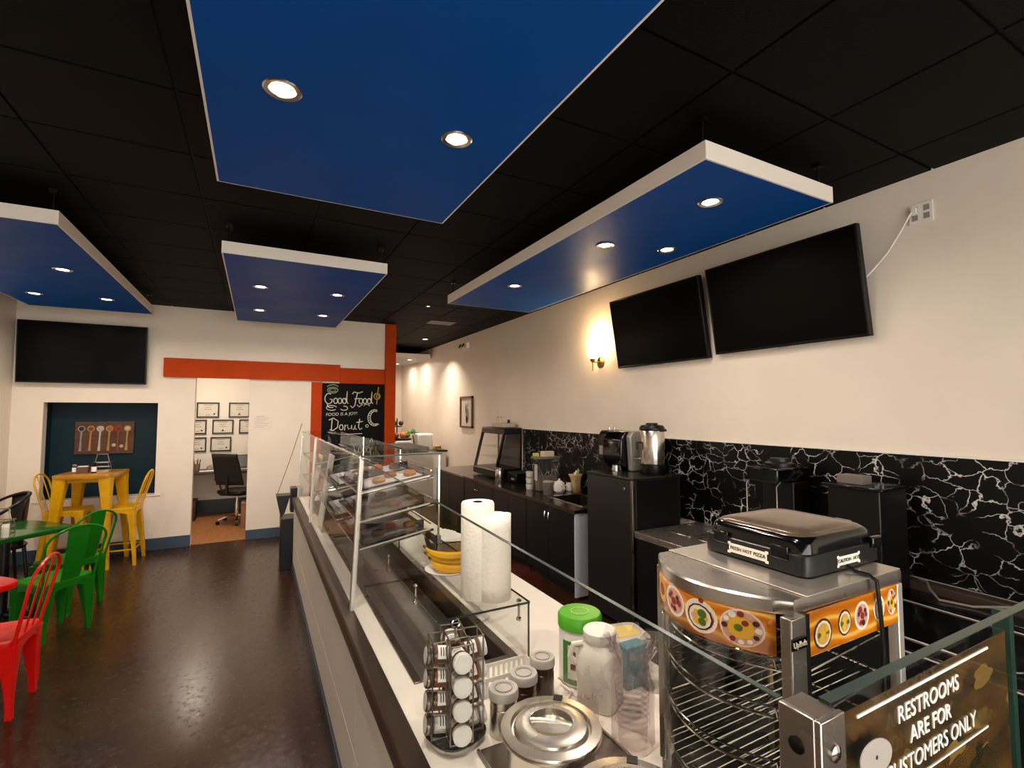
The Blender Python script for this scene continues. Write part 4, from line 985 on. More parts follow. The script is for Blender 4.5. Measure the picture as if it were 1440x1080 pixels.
# printed bands
BZ0 = FZ - .028 - .080
def band(t, v, out=.0): x, y = fcurve(.03 + .90 * t, out); return (x, y, BZ0 + (PZ1 - BZ0) * v)
MB().grid(lambda u, v: band(u, v, .001), 24, 2).build('front_band', OPRINT, fw, solid=.002)
sx0, sx1 = FX + .032, FB - .024
MB().box(sx0, FY0 - .006, BZ0, sx1, FY0 - .002, PZ1).build('side_band', OPRINT, fw, smooth=False)
# dishes printed on the bands: rim, plate, food patches
PRW = mat('print_white', 'EFE4D2', .4); PRR = mat('print_red', '8E2A1C', .4); PRY = mat('print_yellow', 'E6B02E', .4); PRG = mat('print_green', '4E6A1E', .4); PRB = mat('print_brown', '4A2414', .4); PRP = mat('print_pink', 'D9A08C', .4)
def decal(fn, cu, cv, ru, rv, m, name, par, lay, n=16, e=2.0):
    pts = []
    for k in range(n):
        a = 2 * pi * k / n; pts.append((cu + ru * cos(a), cv + rv * sin(a)))
    c = fn(cu, cv, lay); vs = [c] + [fn(u, v, lay) for u, v in pts]
    MBo = MB().add(vs, [(0, 1 + k, 1 + (k + 1) % n) for k in range(n)]); return MBo.build(name, m, par, smooth=False)
def fband(u, v, lay): return band(u, v, .0025 + lay * .0004)
def sband(u, v, lay): return (sx0 + (sx1 - sx0) * u, FY0 - .0065 - lay * .0004, BZ0 + (PZ1 - BZ0) * v)
def dish(fn, u, v, s, asp, kind, nm):
    r = lambda q: (q * s * asp, q * s)
    dd = decal(fn, u, v, *r(1.0), (PRW, PRB, PRW, PRW, PRP)[kind], 'printed_dish', fw, 0, 20)
    def sub(cu, cv, ru, rv, m, lay): decal(fn, cu, cv, ru, rv, m, 'print_patch', dd, lay, 12)
    q_ = random.Random(int(u * 1000) + kind)
    jit = lambda x: x * q_.uniform(.75, 1.25)
    if kind == 0:
        sub(u, v, *r(.82), PRP, 1)
        for k in range(9): a = k * .7; sub(u + s * asp * .5 * cos(a), v + s * .5 * sin(a), *r(jit(.2)), (PRR, PRB, PRP)[k % 3], 2 + k % 2)
        sub(u, v, *r(.25), PRR, 3)
    elif kind == 1:
        sub(u, v, *r(.86), PRW, 1); sub(u, v, *r(.7), PRY, 2)
        for k in range(8): a = k * .8; sub(u + s * asp * .45 * cos(a), v + s * .42 * sin(a), *r(jit(.2)), (PRG, PRY, PRP, PRY)[k % 4], 3 + k % 2)
    elif kind == 2:
        sub(u, v - .05 * s, *r(.78), PRB, 1); sub(u, v - .05 * s, *r(.68), PRW, 2)
        for k in range(6): a = k * 1.05; sub(u + s * asp * .34 * cos(a), v - .05 * s + s * .28 * sin(a), *r(jit(.22)), (PRY, PRG, PRY, PRP)[k % 4], 3 + k % 2)
        sub(u + s * asp * .1, v + s * .95, *r(.16), PRR, 1)
    elif kind == 3:
        sub(u, v, *r(.93), PRP, 1); sub(u, v, *r(.6), PRY, 2)
        for k in range(12): a = k * .524; sub(u + s * asp * .75 * cos(a), v + s * .75 * sin(a), *r(jit(.15)), (PRW, PRB, PRP, PRR, PRW)[k % 5], 3)
        sub(u - s * asp * .1, v, *r(.2), PRG, 4); sub(u + s * asp * .2, v + s * .3, *r(.16), PRR, 4)
    else:
        sub(u, v, *r(.85), PRY, 1); sub(u, v, *r(.5), PRR, 2)
FA = .080 / .36; SA = .080 / (sx1 - sx0)
dish(fband, .84, .50, .44, FA * 1.2, 3, 'a'); dish(fband, .59, .50, .42, FA * 1.3, 2, 'b'); dish(fband, .345, .55, .40, FA * 1.3, 0, 'c'); dish(fband, .13, .55, .36, FA * 1.3, 4, 'd')
dish(sband, .13, .42, .36, SA * 1.05, 1, 'e'); dish(sband, .36, .50, .32, SA * .9, 1, 'f'); dish(sband, .555, .52, .36, SA * .95, 0, 'g'); dish(sband, .76, .55, .34, SA * .8, 2, 'h'); dish(sband, .92, .60, .34, SA * .7, 3, 'i')
# maker's plate on the pillar
npl = MB().box(FX - .033, FY0 - .0135, 1.262, FX + .012, FY0 - .0101, 1.283).build('maker_plate', BLACKG, fw, bevel=.001)
text('lettering', 'Uplhds', .0145, Matrix.Translation((FX - .010, FY0 - .0142, 1.272)) @ Matrix.Rotation(pi / 2, 4, 'X'), PRW, fw)
# curved and flat glass, wire shelves
MB().grid(lambda u, v: (fcurve(.04 + .9 * u)[0], fcurve(.04 + .9 * u)[1], PZ0 + (BZ0 - PZ0) * v), 20, 1).build('curved_pane', GLASS, fw, solid=.003)
MB().box(sx0, FY0 + .002, PZ0, sx1, FY0 + .005, BZ0).build('side_pane', GLASS, fw, smooth=False)
MB().box(FB - .006, FY0 + .016, PZ0, FB - .002, FY1 - .016, PZ1).build('rear_panel', mat('warmer_dark', '1A1816', .4), fw)
MB().box(FX + .012, FY1 - .006, PZ0, FB - .022, FY1 - .002, PZ1).build('far_panel', MATS['warmer_dark'], fw)
MB().loft([ftop(-.012, PZ0 + .001), ftop(-.012, PZ0 + .004)]).build('floor_tray', STEELD, fw)
for si, z in enumerate((1.205, 1.115, 1.015, .915)):
    ws = MB().tube([(fcurve(k / 16, -.02)[0], fcurve(k / 16, -.02)[1] + (.012 if k == 0 else 0) * -1, z) for k in range(17)] + [(FB - .03, FY0 + .022, z), (FB - .03, FY1 - .022, z)], .003, 6, closed=True).build('wire_shelf', CHROME, fw)
    for k in range(15):
        y = FY0 + .03 + k * (FY1 - FY0 - .06) / 14; t = (y - FY1) / (FY0 - FY1)
        MB().cyl((fcurve(t, -.022)[0], y, z + .003), (FB - .03, y, z + .003), .0017, n=5).build('wire', CHROME, ws)
    MB().tube([(fcurve(k / 16, -.012)[0], fcurve(k / 16, -.012)[1], z + .022) for k in range(1, 16)], .0022, 5).build('guard_wire', CHROME, ws)
    for t in (.1, .9): MB().cyl((fcurve(t, -.02)[0], fcurve(t, -.02)[1], z), (fcurve(t, -.012)[0], fcurve(t, -.012)[1], z + .022), .002, n=5).build('guard_post', CHROME, ws)
MB().cyl((1.15, .80, PZ0), (1.15, .80, 1.28), .006).build('shelf_spindle', BRASS, fw)

# ================================================================ PIZZA OVEN on the warmer
OX0, OX1, OY0, OY1, OZ = 1.02, 1.315, .622, .885, FZ + .0035
po = thing('pizza_oven', 'black countertop pizza oven with taped paper signs on the warmer', 'pizza oven', ((OX0 + OX1) / 2, (OY0 + OY1) / 2, OZ))
for x in (OX0 + .03, 1.255):
    for y in (OY0 + .03, OY1 - .03): MB().lathe([(.012, 0), (.012, .004)], (x, y, OZ), 12).build('foot', BLACKP, po)
cx, cy, hx, hy = (OX0 + OX1) / 2, (OY0 + OY1) / 2, (OX1 - OX0) / 2, (OY1 - OY0) / 2
MB().loft([sring(cx, cy, OZ + .003, hx, hy, 14, 40), sring(cx, cy, OZ + .044, hx, hy, 14, 40), sring(cx, cy, OZ + .046, hx * .985, hy * .985, 14, 40)]).build('lower_body', mat('oven_black', '121213', .35), po)
MB().loft([sring(cx, cy, OZ + .0465, hx * .97, hy * .97, 9, 40), sring(cx, cy, OZ + .066, hx * .95, hy * .95, 8, 40), sring(cx, cy, OZ + .074, hx * .93, hy * .93, 7, 40), sring(cx, cy, OZ + .079, hx * .88, hy * .88, 7, 40)]).build('lid', BLACKG, po)
MB().loft([sring(cx, cy, OZ + .079, hx * .88, hy * .88, 7, 40), sring(cx, cy, OZ + .0825, hx * .86, hy * .86, 6, 40), sring(cx, cy, OZ + .085, hx * .80, hy * .80, 6, 40), sring(cx, cy, OZ + .087, hx * .5, hy * .5, 5, 40), sring(cx, cy, OZ + .0875, hx * .1, hy * .1, 3, 40)]).build('lid_top', mat('lid_bronze', '6E5E50', .22, .55), po)
for yy in (.68, .83): MB().box(OX0 - .004, yy - .02, OZ + .030, OX0 + .002, yy + .02, OZ + .058).build('latch', BLACKG, po, bevel=.002)
MB().box(OX1 - .05, OY0 - .008, OZ + .035, OX1 - .01, OY0 + .004, OZ + .06).build('hinge', BLACKG, po, bevel=.003)
PS = mat('taped_paper', 'E8E2D6', .7)
def taped(s, o, ux, wd, ht, nm, size):
    n = frame4(o, ux, (0, 0, 1)); b = MB(); b.T = n; b.box(-wd / 2, -ht / 2, -.0003, wd / 2, ht / 2, .0006)
    sgn = b.build('paper_sign', PS, po, smooth=False)
    for a in (-1, 1):
        for c in (-1, 1):
            b = MB(); b.T = n; b.box(a * wd / 2 - .004, c * ht / 2 - .003, .0006, a * wd / 2 + .004, c * ht / 2 + .003, .0009); b.build('tape', PRW, sgn, smooth=False)
    text('lettering', s, size, n @ Matrix.Translation((0, 0, .001)), BLACKINK, po)
taped('FRESH HOT PIZZA', (OX0 - .0008, .758, OZ + .024), (0, -1, 0), .098, .021, 'f', .0112)
taped('CAUTION - HOT', (1.175, OY0 - .0008, OZ + .022), (1, 0, 0), .082, .019, 'c', .0108)
tag(MB().tube([(1.155, .616, OZ + .012), (1.158, .600, OZ + .004), (1.162, .575, OZ + .003), (1.165, .562, OZ - .006), (1.170, .5605, OZ - .06), (1.182, .562, OZ - .14), (1.185, .566, 1.10), (1.18, .563, .95), (1.19, .545, CZ + .01), (1.25, .48, CZ + .006)], .0042, 8).build('oven_cord', BLACKP), 'black power cord hanging from the pizza oven down the warmer side', 'cord')

# ================================================================ COUNTER TOP ITEMS
# revolving spice rack
SX, SY = .518, 1.325
sr = thing('spice_rack', 'wire carousel spice rack on a round base at the counter front', 'spice rack', (SX, SY, CZ))
MB().lathe([(.068, 0), (.072, .004), (.072, .014), (.066, .018), (.02, .020)], (SX, SY, CZ), 32).build('turntable', STEEL, sr)
MB().loft([sring(SX, SY, CZ + .021, .078, .078, 3, 24, .3), sring(SX, SY, CZ + .027, .078, .078, 3, 24, .3)]).build('base_plate', BLACKG, sr)
A0 = atan2(-SY, -SX) + radians(14)          # one column of lids faces the camera
colA = [A0 + k * pi / 2 for k in range(4)]
ZR = [CZ + .052 + .062 * k for k in range(4)]
for ci, a in enumerate(colA):
    d = Vector((cos(a), sin(a), 0)); n = Vector((-sin(a), cos(a), 0)); c = Vector((SX, SY, 0))
    for s in (-1, 1):
        for dd in (.026, .072):
            p0 = c + d * dd + n * (s * .031)
            MB().cyl((p0.x, p0.y, CZ + .028), (p0.x, p0.y, CZ + .288), .0024, n=6).build('upright', WIRE, sr)
    for zz in (CZ + .03, CZ + .285):
        q = [c + d * .026 + n * .031, c + d * .072 + n * .031, c + d * .072 - n * .031, c + d * .026 - n * .031]
        MB().tube([(v_.x, v_.y, zz) for v_ in q], .0024, 6, closed=True).build('hoop', WIRE, sr)
    for z in ZR:
        for s in (-1, 1):
            p0 = c + d * .026 + n * (s * .031); p1 = c + d * .072 + n * (s * .031)
            MB().cyl((p0.x, p0.y, z - .024), (p1.x, p1.y, z - .016), .0018, n=5).build('rest', WIRE, sr)
MB().cyl((SX, SY, CZ + .02), (SX, SY, CZ + .305), .004).build('spindle', CHROME, sr)
MB().tube([(SX + .012 * cos(t * pi / 6), SY, CZ + .316 + .012 * sin(t * pi / 6)) for t in range(12)], .0025, 6, closed=True).build('ring_handle', CHROME, sr)
SPM = [mat('spice_paprika', '8A3E1C', .7, var=.3, scale=60), mat('spice_cinnamon', '6E3E22', .7, var=.3, scale=60), mat('spice_salt', 'C9C2B8', .7), mat('spice_pepper', '5A3A28', .7, var=.4, scale=80)]
JGL = glass('spice_glass', (.95, .94, .92), refl=1.0, haze=.02)
LIDW = mat('jar_lid_white', 'DAD5CE', .4)
cname = ['in the rack column whose lids face the camera', 'in the rack column on the right side', 'in the rack column at the back', 'in the rack column on the left with labels showing']
lname = ['lowest spice jar', 'second-lowest spice jar', 'third spice jar up', 'topmost spice jar']
def spice_jar(ci, li):
    a = colA[ci]; d = Vector((cos(a), sin(a), .14)).normalized()
    c = Vector((SX + cos(a) * .017, SY + sin(a) * .017, ZR[li] - .004))
    p = thing('spice_jar', lname[li] + ' ' + cname[ci], 'spice jar', tuple(c), 0, 'jars in the spice rack')
    R = Vector((0, 0, 1)).rotation_difference(d).to_matrix().to_4x4(); T = Matrix.Translation(c) @ R
    def lt(prof, nm, m, par=p, n=18, cap=True):
        b = MB(); b.T = T; b.lathe(prof, n=n, cap=cap); return b.build(nm, m, par)
    lt([(.0205, 0), (.0242, .004), (.0242, .044), (.022, .047)], 'contents', SPM[(li + ci * 2 + (2 if li == 1 and ci == 3 else 0)) % 4])
    lt([(.023, -.001), (.0252, .003), (.0252, .047), (.0215, .053), (.0215, .057)], 'glass', JGL)
    lt([(.0257, .053), (.0265, .055), (.0265, .067), (.0245, .0695)], 'lid', STEELD if ci == 3 else LIDW)
    lt([(.0210, .0696), (.0200, .0704)], 'lid_disc', LIDW)
    b = MB(); b.T = T
    up = R.inverted() @ Vector((-.25, -.7, .66)); ang = atan2(up.y, up.x)
    b.grid(lambda u, v: (.0257 * cos(ang - .75 + 1.5 * u), .0257 * sin(ang - .75 + 1.5 * u), .010 + .030 * v), 8, 1); lb = b.build('paper_label', PAPER, p)
    for k in range(3):
        b = MB(); b.T = T; b.grid(lambda u, v: (.0260 * cos(ang - .45 + .9 * u), .0260 * sin(ang - .45 + .9 * u), .016 + .007 * k + .003 * v), 6, 1); b.build('text_line', BLACKINK, lb)
for ci in range(4):
    for li in range(4): spice_jar(ci, li)

# three lidded shakers in a row
def canister(x, y, r, h, label, group=None, body=STEEL, lidm=None, name='steel_canister'):
    p = thing(name, label, 'canister', (x, y, CZ), 0, group)
    MB().lathe([(r * .96, 0), (r, .004), (r, h * .62), (r * .97, h * .63), (r * .97, h * .70), (r, h * .71), (r, h * .80)], (x, y, CZ), 28).build('body', body, p)
    l = MB().lathe([(r * 1.01, h * .8), (r * 1.08, h * .81), (r * 1.08, h * .95), (r * 1.02, h), (r * .8, h), (r * .78, h * .985), (r * .2, h * .985)], (x, y, CZ), 28).build('lid', lidm or mat('grey_lid', 'B5AEA8', .4), p)
    MB().tube(sring(x, y, CZ + h, r * .62, r * .62, 2, 24), .0012, 5, closed=True).build('lid_ring', GREYP, l)
AMBER = mat('amber_fill', '3A2412', .2, var=.3)
canister(.650, 1.285, .040, .126, 'steel canister with grey lid standing next to the spice rack', 'grey-lidded canisters')
canister(.744, 1.335, .040, .122, 'middle of the three grey-lidded dark canisters by the white basket', 'grey-lidded canisters', AMBER)
canister(.843, 1.388, .038, .124, 'grey-lidded dark canister farthest from the spice rack', 'grey-lidded canisters', AMBER)

# white slotted basket
wbk = thing('white_basket', 'small white slotted plastic basket behind the canisters', 'basket', (.765, 1.50, CZ))
BX0, BX1, BY0, BY1, BH = .672, .862, 1.455, 1.535, .062
MB().box(BX0 + .01, BY0 + .008, CZ + .001, BX1 - .01, BY1 - .008, CZ + .004).build('base', WHITEP, wbk)
for y, s in ((BY0, -1), (BY1, 1)):
    MB().box(BX0, y - .0015, CZ + BH - .012, BX1, y + .0015, CZ + BH).build('rim', WHITEP, wbk)
    MB().box(BX0, y - .0015, CZ + .002, BX1, y + .0015, CZ + .014).build('skirt', WHITEP, wbk)
    for k in range(10): MB().box(BX0 + .002 + k * .0198, y - .0014, CZ + .014, BX0 + .011 + k * .0198, y + .0014, CZ + BH - .012).build('slat', WHITEP, wbk)
for x in (BX0, BX1):
    MB().box(x - .0015, BY0, CZ + .002, x + .0015, BY1, CZ + BH).build('end_wall', WHITEP, wbk)

# stainless well plate with two lidded inset pots
sp_ = thing('steel_adapter_plate', 'flat stainless plate under the soup pots on the counter', 'steel plate', (.71, 1.0, CZ))
MB().box(.548, .64, CZ + .0005, .905, 1.245, CZ + .006).build('plate', STEELD, sp_, bevel=.003)
for y0, y1, x0, x1 in ((.64, 1.245, .548, .556), (.64, 1.245, .897, .905)): MB().box(x0, y0, CZ + .006, x1, y1, CZ + .010).build('lip', STEEL, sp_, bevel=.002)
def pot(x, y, r, zt, label):
    p = thing('soup_pot', label, 'pot', (x, y, CZ + .0065), 0, 'lidded steel pots'); z0 = CZ + .0065
    MB().lathe([(r * .80, 0), (r * .86, .008), (r * .86, zt - z0 - .03), (r * .9, zt - z0 - .018), (r * .97, zt - z0 - .016), (r * .97, zt - z0 - .012)], (x, y, z0), 48).build('pot_body', STEEL, p)
    l = MB().lathe([(r * .95, -.011), (r, -.009), (r, -.004), (r * .985, 0), (r * .80, .002), (r * .775, -.008), (r * .74, -.008), (r * .70, .004), (r * .46, .010), (r * .43, .009), (r * .40, -.006), (r * .05, -.009)], (x, y, zt), 56).build('lid', STEEL, p)
    b = MB(); b.T = Matrix.Translation((x, y, zt + .003)) @ Matrix.Rotation(radians(-38), 4, 'Z'); b.tube([(-r * .41, 0, .004), (-r * .2, 0, .007), (r * .2, 0, .007), (r * .41, 0, .004)], .0055, 8); b.build('handle', STEEL, l)
    a = radians(48); b = MB(); b.T = Matrix.Translation((x, y, zt)) @ Matrix.Rotation(a, 4, 'Z'); b.box(r * .80, -.012, .0022, r * 1.0, .012, .004); b.build('ladle_notch', BLACKP, l)
pot(.672, 1.066, .127, .915, 'shiny stainless soup pot with flat lid nearest the canisters')
pot(.690, .790, .127, .915, 'second stainless pot lid just showing at the bottom of the picture')

# green-lidded tub, white jug, boxes, cups
gt = thing('wipes_tub', 'white tub with bright green lid and green label', 'tub', (1.01, 1.412, CZ))
MB().lathe([(.066, 0), (.072, .006), (.072, .17), (.066, .185)], (1.01, 1.412, CZ), 32).build('tub', WHITEP, gt)
MB().lathe([(.072, .180), (.076, .183), (.076, .218), (.070, .226), (.03, .227)], (1.01, 1.412, CZ), 32).build('lid', GREENL, gt)
MB().tube(sring(1.01, 1.412, CZ + .2275, .03, .03, 2, 24), .002, 6, closed=True).build('lid_logo', mat('lid_pale', 'A9D06A', .4), gt)
ca = atan2(-1.412, -1.01)
def wrap(r, a0, a1, z0, z1, nm, m, par, c=(1.01, 1.412)): return MB().grid(lambda u, v: (c[0] + r * cos(a0 + (a1 - a0) * u), c[1] + r * sin(a0 + (a1 - a0) * u), CZ + z0 + (z1 - z0) * v), 12, 1).build(nm, m, par)
LBG = mat('label_green', '3F7A24', .45)
lb = wrap(.0724, ca - .9, ca + .9, .012, .15, 'green_label', LBG, gt); wrap(.0727, ca - .6, ca + .75, .03, .138, 'label_panel', mat('label_white', 'DCD6C8', .5), lb)
for k in range(7): wrap(.0730, ca - .05, ca + .5 - .1 * (k % 3), .125 - k * .013, .129 - k * .013, 'text_line', BLACKINK, lb)
for k in range(2): wrap(.0730, ca - .45, ca - .2, .10 - k * .04, .12 - k * .04, 'emblem', mat('label_brown', '6A4A2A', .5), lb)
wj = thing('white_jug', 'plain white square plastic jug beside the green-lidded tub', 'jug', (.985, 1.27, CZ))
MB().loft([sring(.985, 1.27, CZ, .058, .058, 5, 28, .5), sring(.985, 1.27, CZ + .006, .062, .062, 5, 28, .5), sring(.985, 1.27, CZ + .15, .062, .062, 5, 28, .5), sring(.985, 1.27, CZ + .175, .055, .055, 3.5, 28, .5), sring(.985, 1.27, CZ + .192, .046, .046, 2, 28, .5), sring(.985, 1.27, CZ + .196, .046, .046, 2, 28, .5)]).build('bottle', mat('jug_plastic', 'DDD5CB', .4), wj)
MB().lathe([(.050, .196), (.052, .199), (.052, .224), (.047, .229), (.02, .229)], (.985, 1.27, CZ), 28).build('cap', WHITEP, wj)
MB().tube([(.930, 1.285, CZ + .19), (.905, 1.30, CZ + .185), (.895, 1.305, CZ + .15), (.915, 1.295, CZ + .125)], .009, 8).build('handle', MATS['jug_plastic'], wj)
bt = thing('butter_tub', 'clear food tub with yellow label lid behind the white jug', 'tub', (1.20, 1.42, CZ))
MB().loft([sring(1.20, 1.42, CZ, .07, .055, 6, 28, -.2), sring(1.20, 1.42, CZ + .10, .085, .068, 6, 28, -.2)]).build('tub', mat('tub_clear', 'A59C94', .3), bt)
MB().loft([sring(1.20, 1.42, CZ + .10, .090, .072, 6, 28, -.2), sring(1.20, 1.42, CZ + .112, .090, .072, 6, 28, -.2), sring(1.20, 1.42, CZ + .115, .084, .066, 6, 28, -.2)]).build('lid', mat('tub_lid', 'C2B7AB', .3), bt)
MB().loft([sring(1.20, 1.42, CZ + .1152, .060, .042, 6, 24, -.2), sring(1.20, 1.42, CZ + .1158, .060, .042, 6, 24, -.2)]).build('lid_label', mat('butter_yellow', 'D9BE62', .5), bt)
tag(MB().box(1.10, 1.275, CZ + .0005, 1.19, 1.325, CZ + .135).build('teal_box', mat('teal_box', '3E7C8A', .5), bevel=.003), 'small teal carton between the white jug and the clear cups', 'carton')
cp = thing('clear_cup', 'upside-down clear plastic cup beside the warmer post', 'cup', (1.20, 1.255, CZ))
MB().lathe([(.043, 0), (.041, .003), (.034, .165), (.030, .168), (.028, .160)], (1.20, 1.255, CZ), 24).build('cup', CUPP, cp)
MB().tube(sring(1.20, 1.255, CZ + .165, .033, .033, 2, 24), .002, 6, closed=True).build('rim', CUPP, cp)
# bagged sleeve of cups: film bag round a stack of cups
cs = thing('cup_sleeve', 'tall sleeve of clear cups in a crumpled plastic bag', 'cup sleeve', (.945, 1.075, CZ))
for k in range(7): MB().lathe([(.046, .016 * k + .06), (.0475, .016 * k + .064), (.046, .016 * k + .068)], (.945, 1.075, CZ), 24, cap=False).build('cup_rim', CUPP, cs)
MB().lathe([(.036, .004), (.038, .01), (.046, .15), (.048, .152)], (.945, 1.075, CZ), 24, cap=False).build('outer_cup', CUPP, cs)
rb = random.Random(3)
def bag(cx, cy, r, z0, z1, flare, nu=26, nv=14, seed=1):
    q = random.Random(seed); ph = [q.uniform(0, 6.28) for _ in range(6)]
    def fn(u, v):
        a = 2 * pi * u; z = z0 + (z1 - z0) * v
        rr = r * (1 + .03 * sin(7 * a + ph[0]) + .02 * sin(13 * a + 9 * v + ph[1]))
        if v > .6: k = (v - .6) / .4; rr *= 1 - .55 * sin(pi * min(1, k * 1.1)) * .6 + flare * k * k; rr *= 1 + .16 * k * sin(9 * a + ph[2]) + .10 * k * sin(17 * a + 8 * v + ph[3])
        if v < .05: rr *= .85 + 3 * v
        return (cx + rr * cos(a), cy + rr * sin(a), z + (.012 * sin(11 * a + ph[4]) if v > .95 else 0))
    return MB().grid(fn, nu * 2, nv)
bag(.945, 1.075, .058, CZ + .002, CZ + .285, .35, seed=4).build('film_bag', BAGP, cs)
for k in range(14):
    a = rb.uniform(0, 6.28); zz = CZ + rb.uniform(.19, .27); l = rb.uniform(.03, .06)
    pts = [(.945 + .035 * cos(a) + rb.uniform(-.01, .01), 1.075 + .035 * sin(a), zz), (.945 + (.035 + l * .5) * cos(a + .3), 1.075 + (.035 + l * .5) * sin(a + .3), zz + .015), (.945 + (.03 + l) * cos(a + .5), 1.075 + (.03 + l) * sin(a + .5), zz - .01)]
    ax = Vector((rb.uniform(-.02, .02), rb.uniform(-.02, .02), .022))
    MB().grid(lambda u, v: tuple(Vector(pts[0]) * (1 - u) ** 2 + Vector(pts[1]) * 2 * u * (1 - u) + Vector(pts[2]) * u * u + ax * (v - .5) * (1 + .5 * sin(6 * u))), 6, 2).build('crumple', BAGP, cs)
bg2 = thing('plastic_bag', 'small limp clear bag lying against the white jug', 'bag', (.86, 1.19, CZ))
bag(.862, 1.19, .045, CZ + .002, CZ + .13, .5, seed=9).build('film', BAGP, bg2)
MB().tube([(.845, 1.15, CZ + .05), (.835, 1.13, CZ + .03), (.84, 1.125, CZ + .008)], [.006, .012, .008], 8).build('twist', BAGP, bg2)

# ================================================================ BACK COUNTER along the right wall
BX, BWX, BZ = 2.58, 3.236, .80
HAND = CHROME
def cabinet(y0, y1, label, doors, z=BZ - .032, ctop=None, endm=None, knobs='knob', x0=BX, x1=BWX, group='black base cabinets'):
    p = thing('base_cabinet', label, 'cabinet', ((x0 + x1) / 2, (y0 + y1) / 2, 0), 0, group)
    MB().box(x0 + .02, y0 + .002, .09, x1, y1 - .002, ctop or z).build('carcass', BLACKM, p, smooth=False)
    MB().box(x0 + .06, y0 + .01, 0, x1, y1 - .01, .09).build('plinth', BLACKP, p, smooth=False)
    ys = [y0 + (y1 - y0) * k / doors for k in range(doors + 1)]
    for k in range(doors):
        d = MB().box(x0, ys[k] + .003, .10, x0 + .019, ys[k + 1] - .003, z - .012).build('door', BLACKM, p, bevel=.003)
        hy = ys[k + 1] - .035 if k % 2 == 0 else ys[k] + .035
        if doors == 1: hy = ys[0] + .04
        if knobs == 'knob':
            b = MB(); b.T = Matrix.Translation((x0, hy, z - .10)) @ Matrix.Rotation(-pi / 2, 4, 'Y'); b.lathe([(.005, 0), (.006, .012), (.014, .018), (.015, .025), (.008, .030)], n=16); b.build('knob', HAND, d)
        elif knobs == 'pull':
            MB().tube([(x0 + .001, hy, z - .055), (x0 - .022, hy, z - .06), (x0 - .028, hy, z - .09), (x0 - .022, hy, z - .13), (x0 + .001, hy, z - .135)], .007, 8).build('handle', HAND, d)
    if endm: MB().box(x0 + .001, y0 - .012, .02, x1, y0 + .0018, z).build('end_panel', endm, p, smooth=False)
    return p
cabinet(6.33, 7.50, 'black base cabinet farthest away along the right wall, with grey top', 2, knobs='')
cabinet(5.40, 6.31, 'black base cabinet with two round knobs under the small pastry warmer', 2)
cabinet(4.57, 5.395, 'plain black base cabinet between the knob and handle cabinets', 2, knobs='')
cabinet(3.68, 4.565, 'black base cabinet with two chrome pull handles and pale end panel', 2, endm=LILAC, knobs='pull', ctop=.60)
# worktop with sink cut-out
SKX0, SKX1, SKY0, SKY1 = 2.74, 3.12, 3.78, 4.36
wt_ = thing('back_worktop', 'dark glossy worktop with steel edge along the right wall', 'worktop', (2.9, 5.0, BZ - .03))
b = MB(); z0 = BZ - .030
b.box(BX - .02, 3.65, z0, SKX0, 6.32, BZ).box(SKX1, 3.65, z0, BWX, 6.32, BZ).box(SKX0, 3.65, z0, SKX1, SKY0, BZ).box(SKX0, SKY1, z0, SKX1, 6.32, BZ)
b.build('slab', CTOP, wt_, smooth=False)
MB().box(BX - .024, 3.646, z0 - .004, BX - .0202, 6.32, BZ + .001).build('front_edge', BRONZE, wt_, bevel=.001)
fw_ = MB().box(BX - .02, 6.325, z0, BWX, 7.50, BZ - .004).build('far_worktop', mat('grey_worktop', '6E655C', .3, .3)); tag(fw_, 'grey worktop on the farthest black cabinet', 'worktop')
sk = thing('kitchen_sink', 'stainless sink with dark basin set in the dark worktop', 'sink', (2.93, 4.07, BZ))
b = MB(); b.box(SKX0 - .02, SKY0 - .03, BZ, SKX0 + .006, SKY1 + .02, BZ + .005).box(SKX1 - .006, SKY0 - .03, BZ, SKX1 + .02, SKY1 + .02, BZ + .005).box(SKX0 + .006, SKY0 - .03, BZ, SKX1 - .006, SKY0 + .006, BZ + .005).box(SKX0 + .006, SKY1 - .006, BZ, SKX1 - .006, SKY1 + .02, BZ + .005)
b.build('rim', STEEL, sk, bevel=.001)
b = MB(); q = .003; zb = BZ - .18
b.box(SKX0 + q, SKY0 + q, zb, SKX1 - q, SKY1 - q, zb + .004).box(SKX0 + q, SKY0 + q, zb, SKX0 + .008, SKY1 - q, BZ).box(SKX1 - .008, SKY0 + q, zb, SKX1 - q, SKY1 - q, BZ).box(SKX0 + .008, SKY0 + q, zb, SKX1 - .008, SKY0 + .008, BZ).box(SKX0 + .008, SKY1 - .008, zb, SKX1 - .008, SKY1 - q, BZ)
b.build('basin', mat('basin_dark', '2A2622', .35, .5), sk, smooth=False)
MB().lathe([(.03, .004), (.028, .007)], (2.93, 4.07, zb), 16).build('drain', CHROME, sk)
MB().tube([(3.17, 4.07, BZ), (3.17, 4.07, BZ + .22), (3.14, 4.07, BZ + .27), (3.06, 4.07, BZ + .27), (3.03, 4.07, BZ + .22)], .011, 10).lathe([(.024, .0005), (.022, .02)], (3.17, 4.07, BZ), 16).build('tap', STEELD, sk)

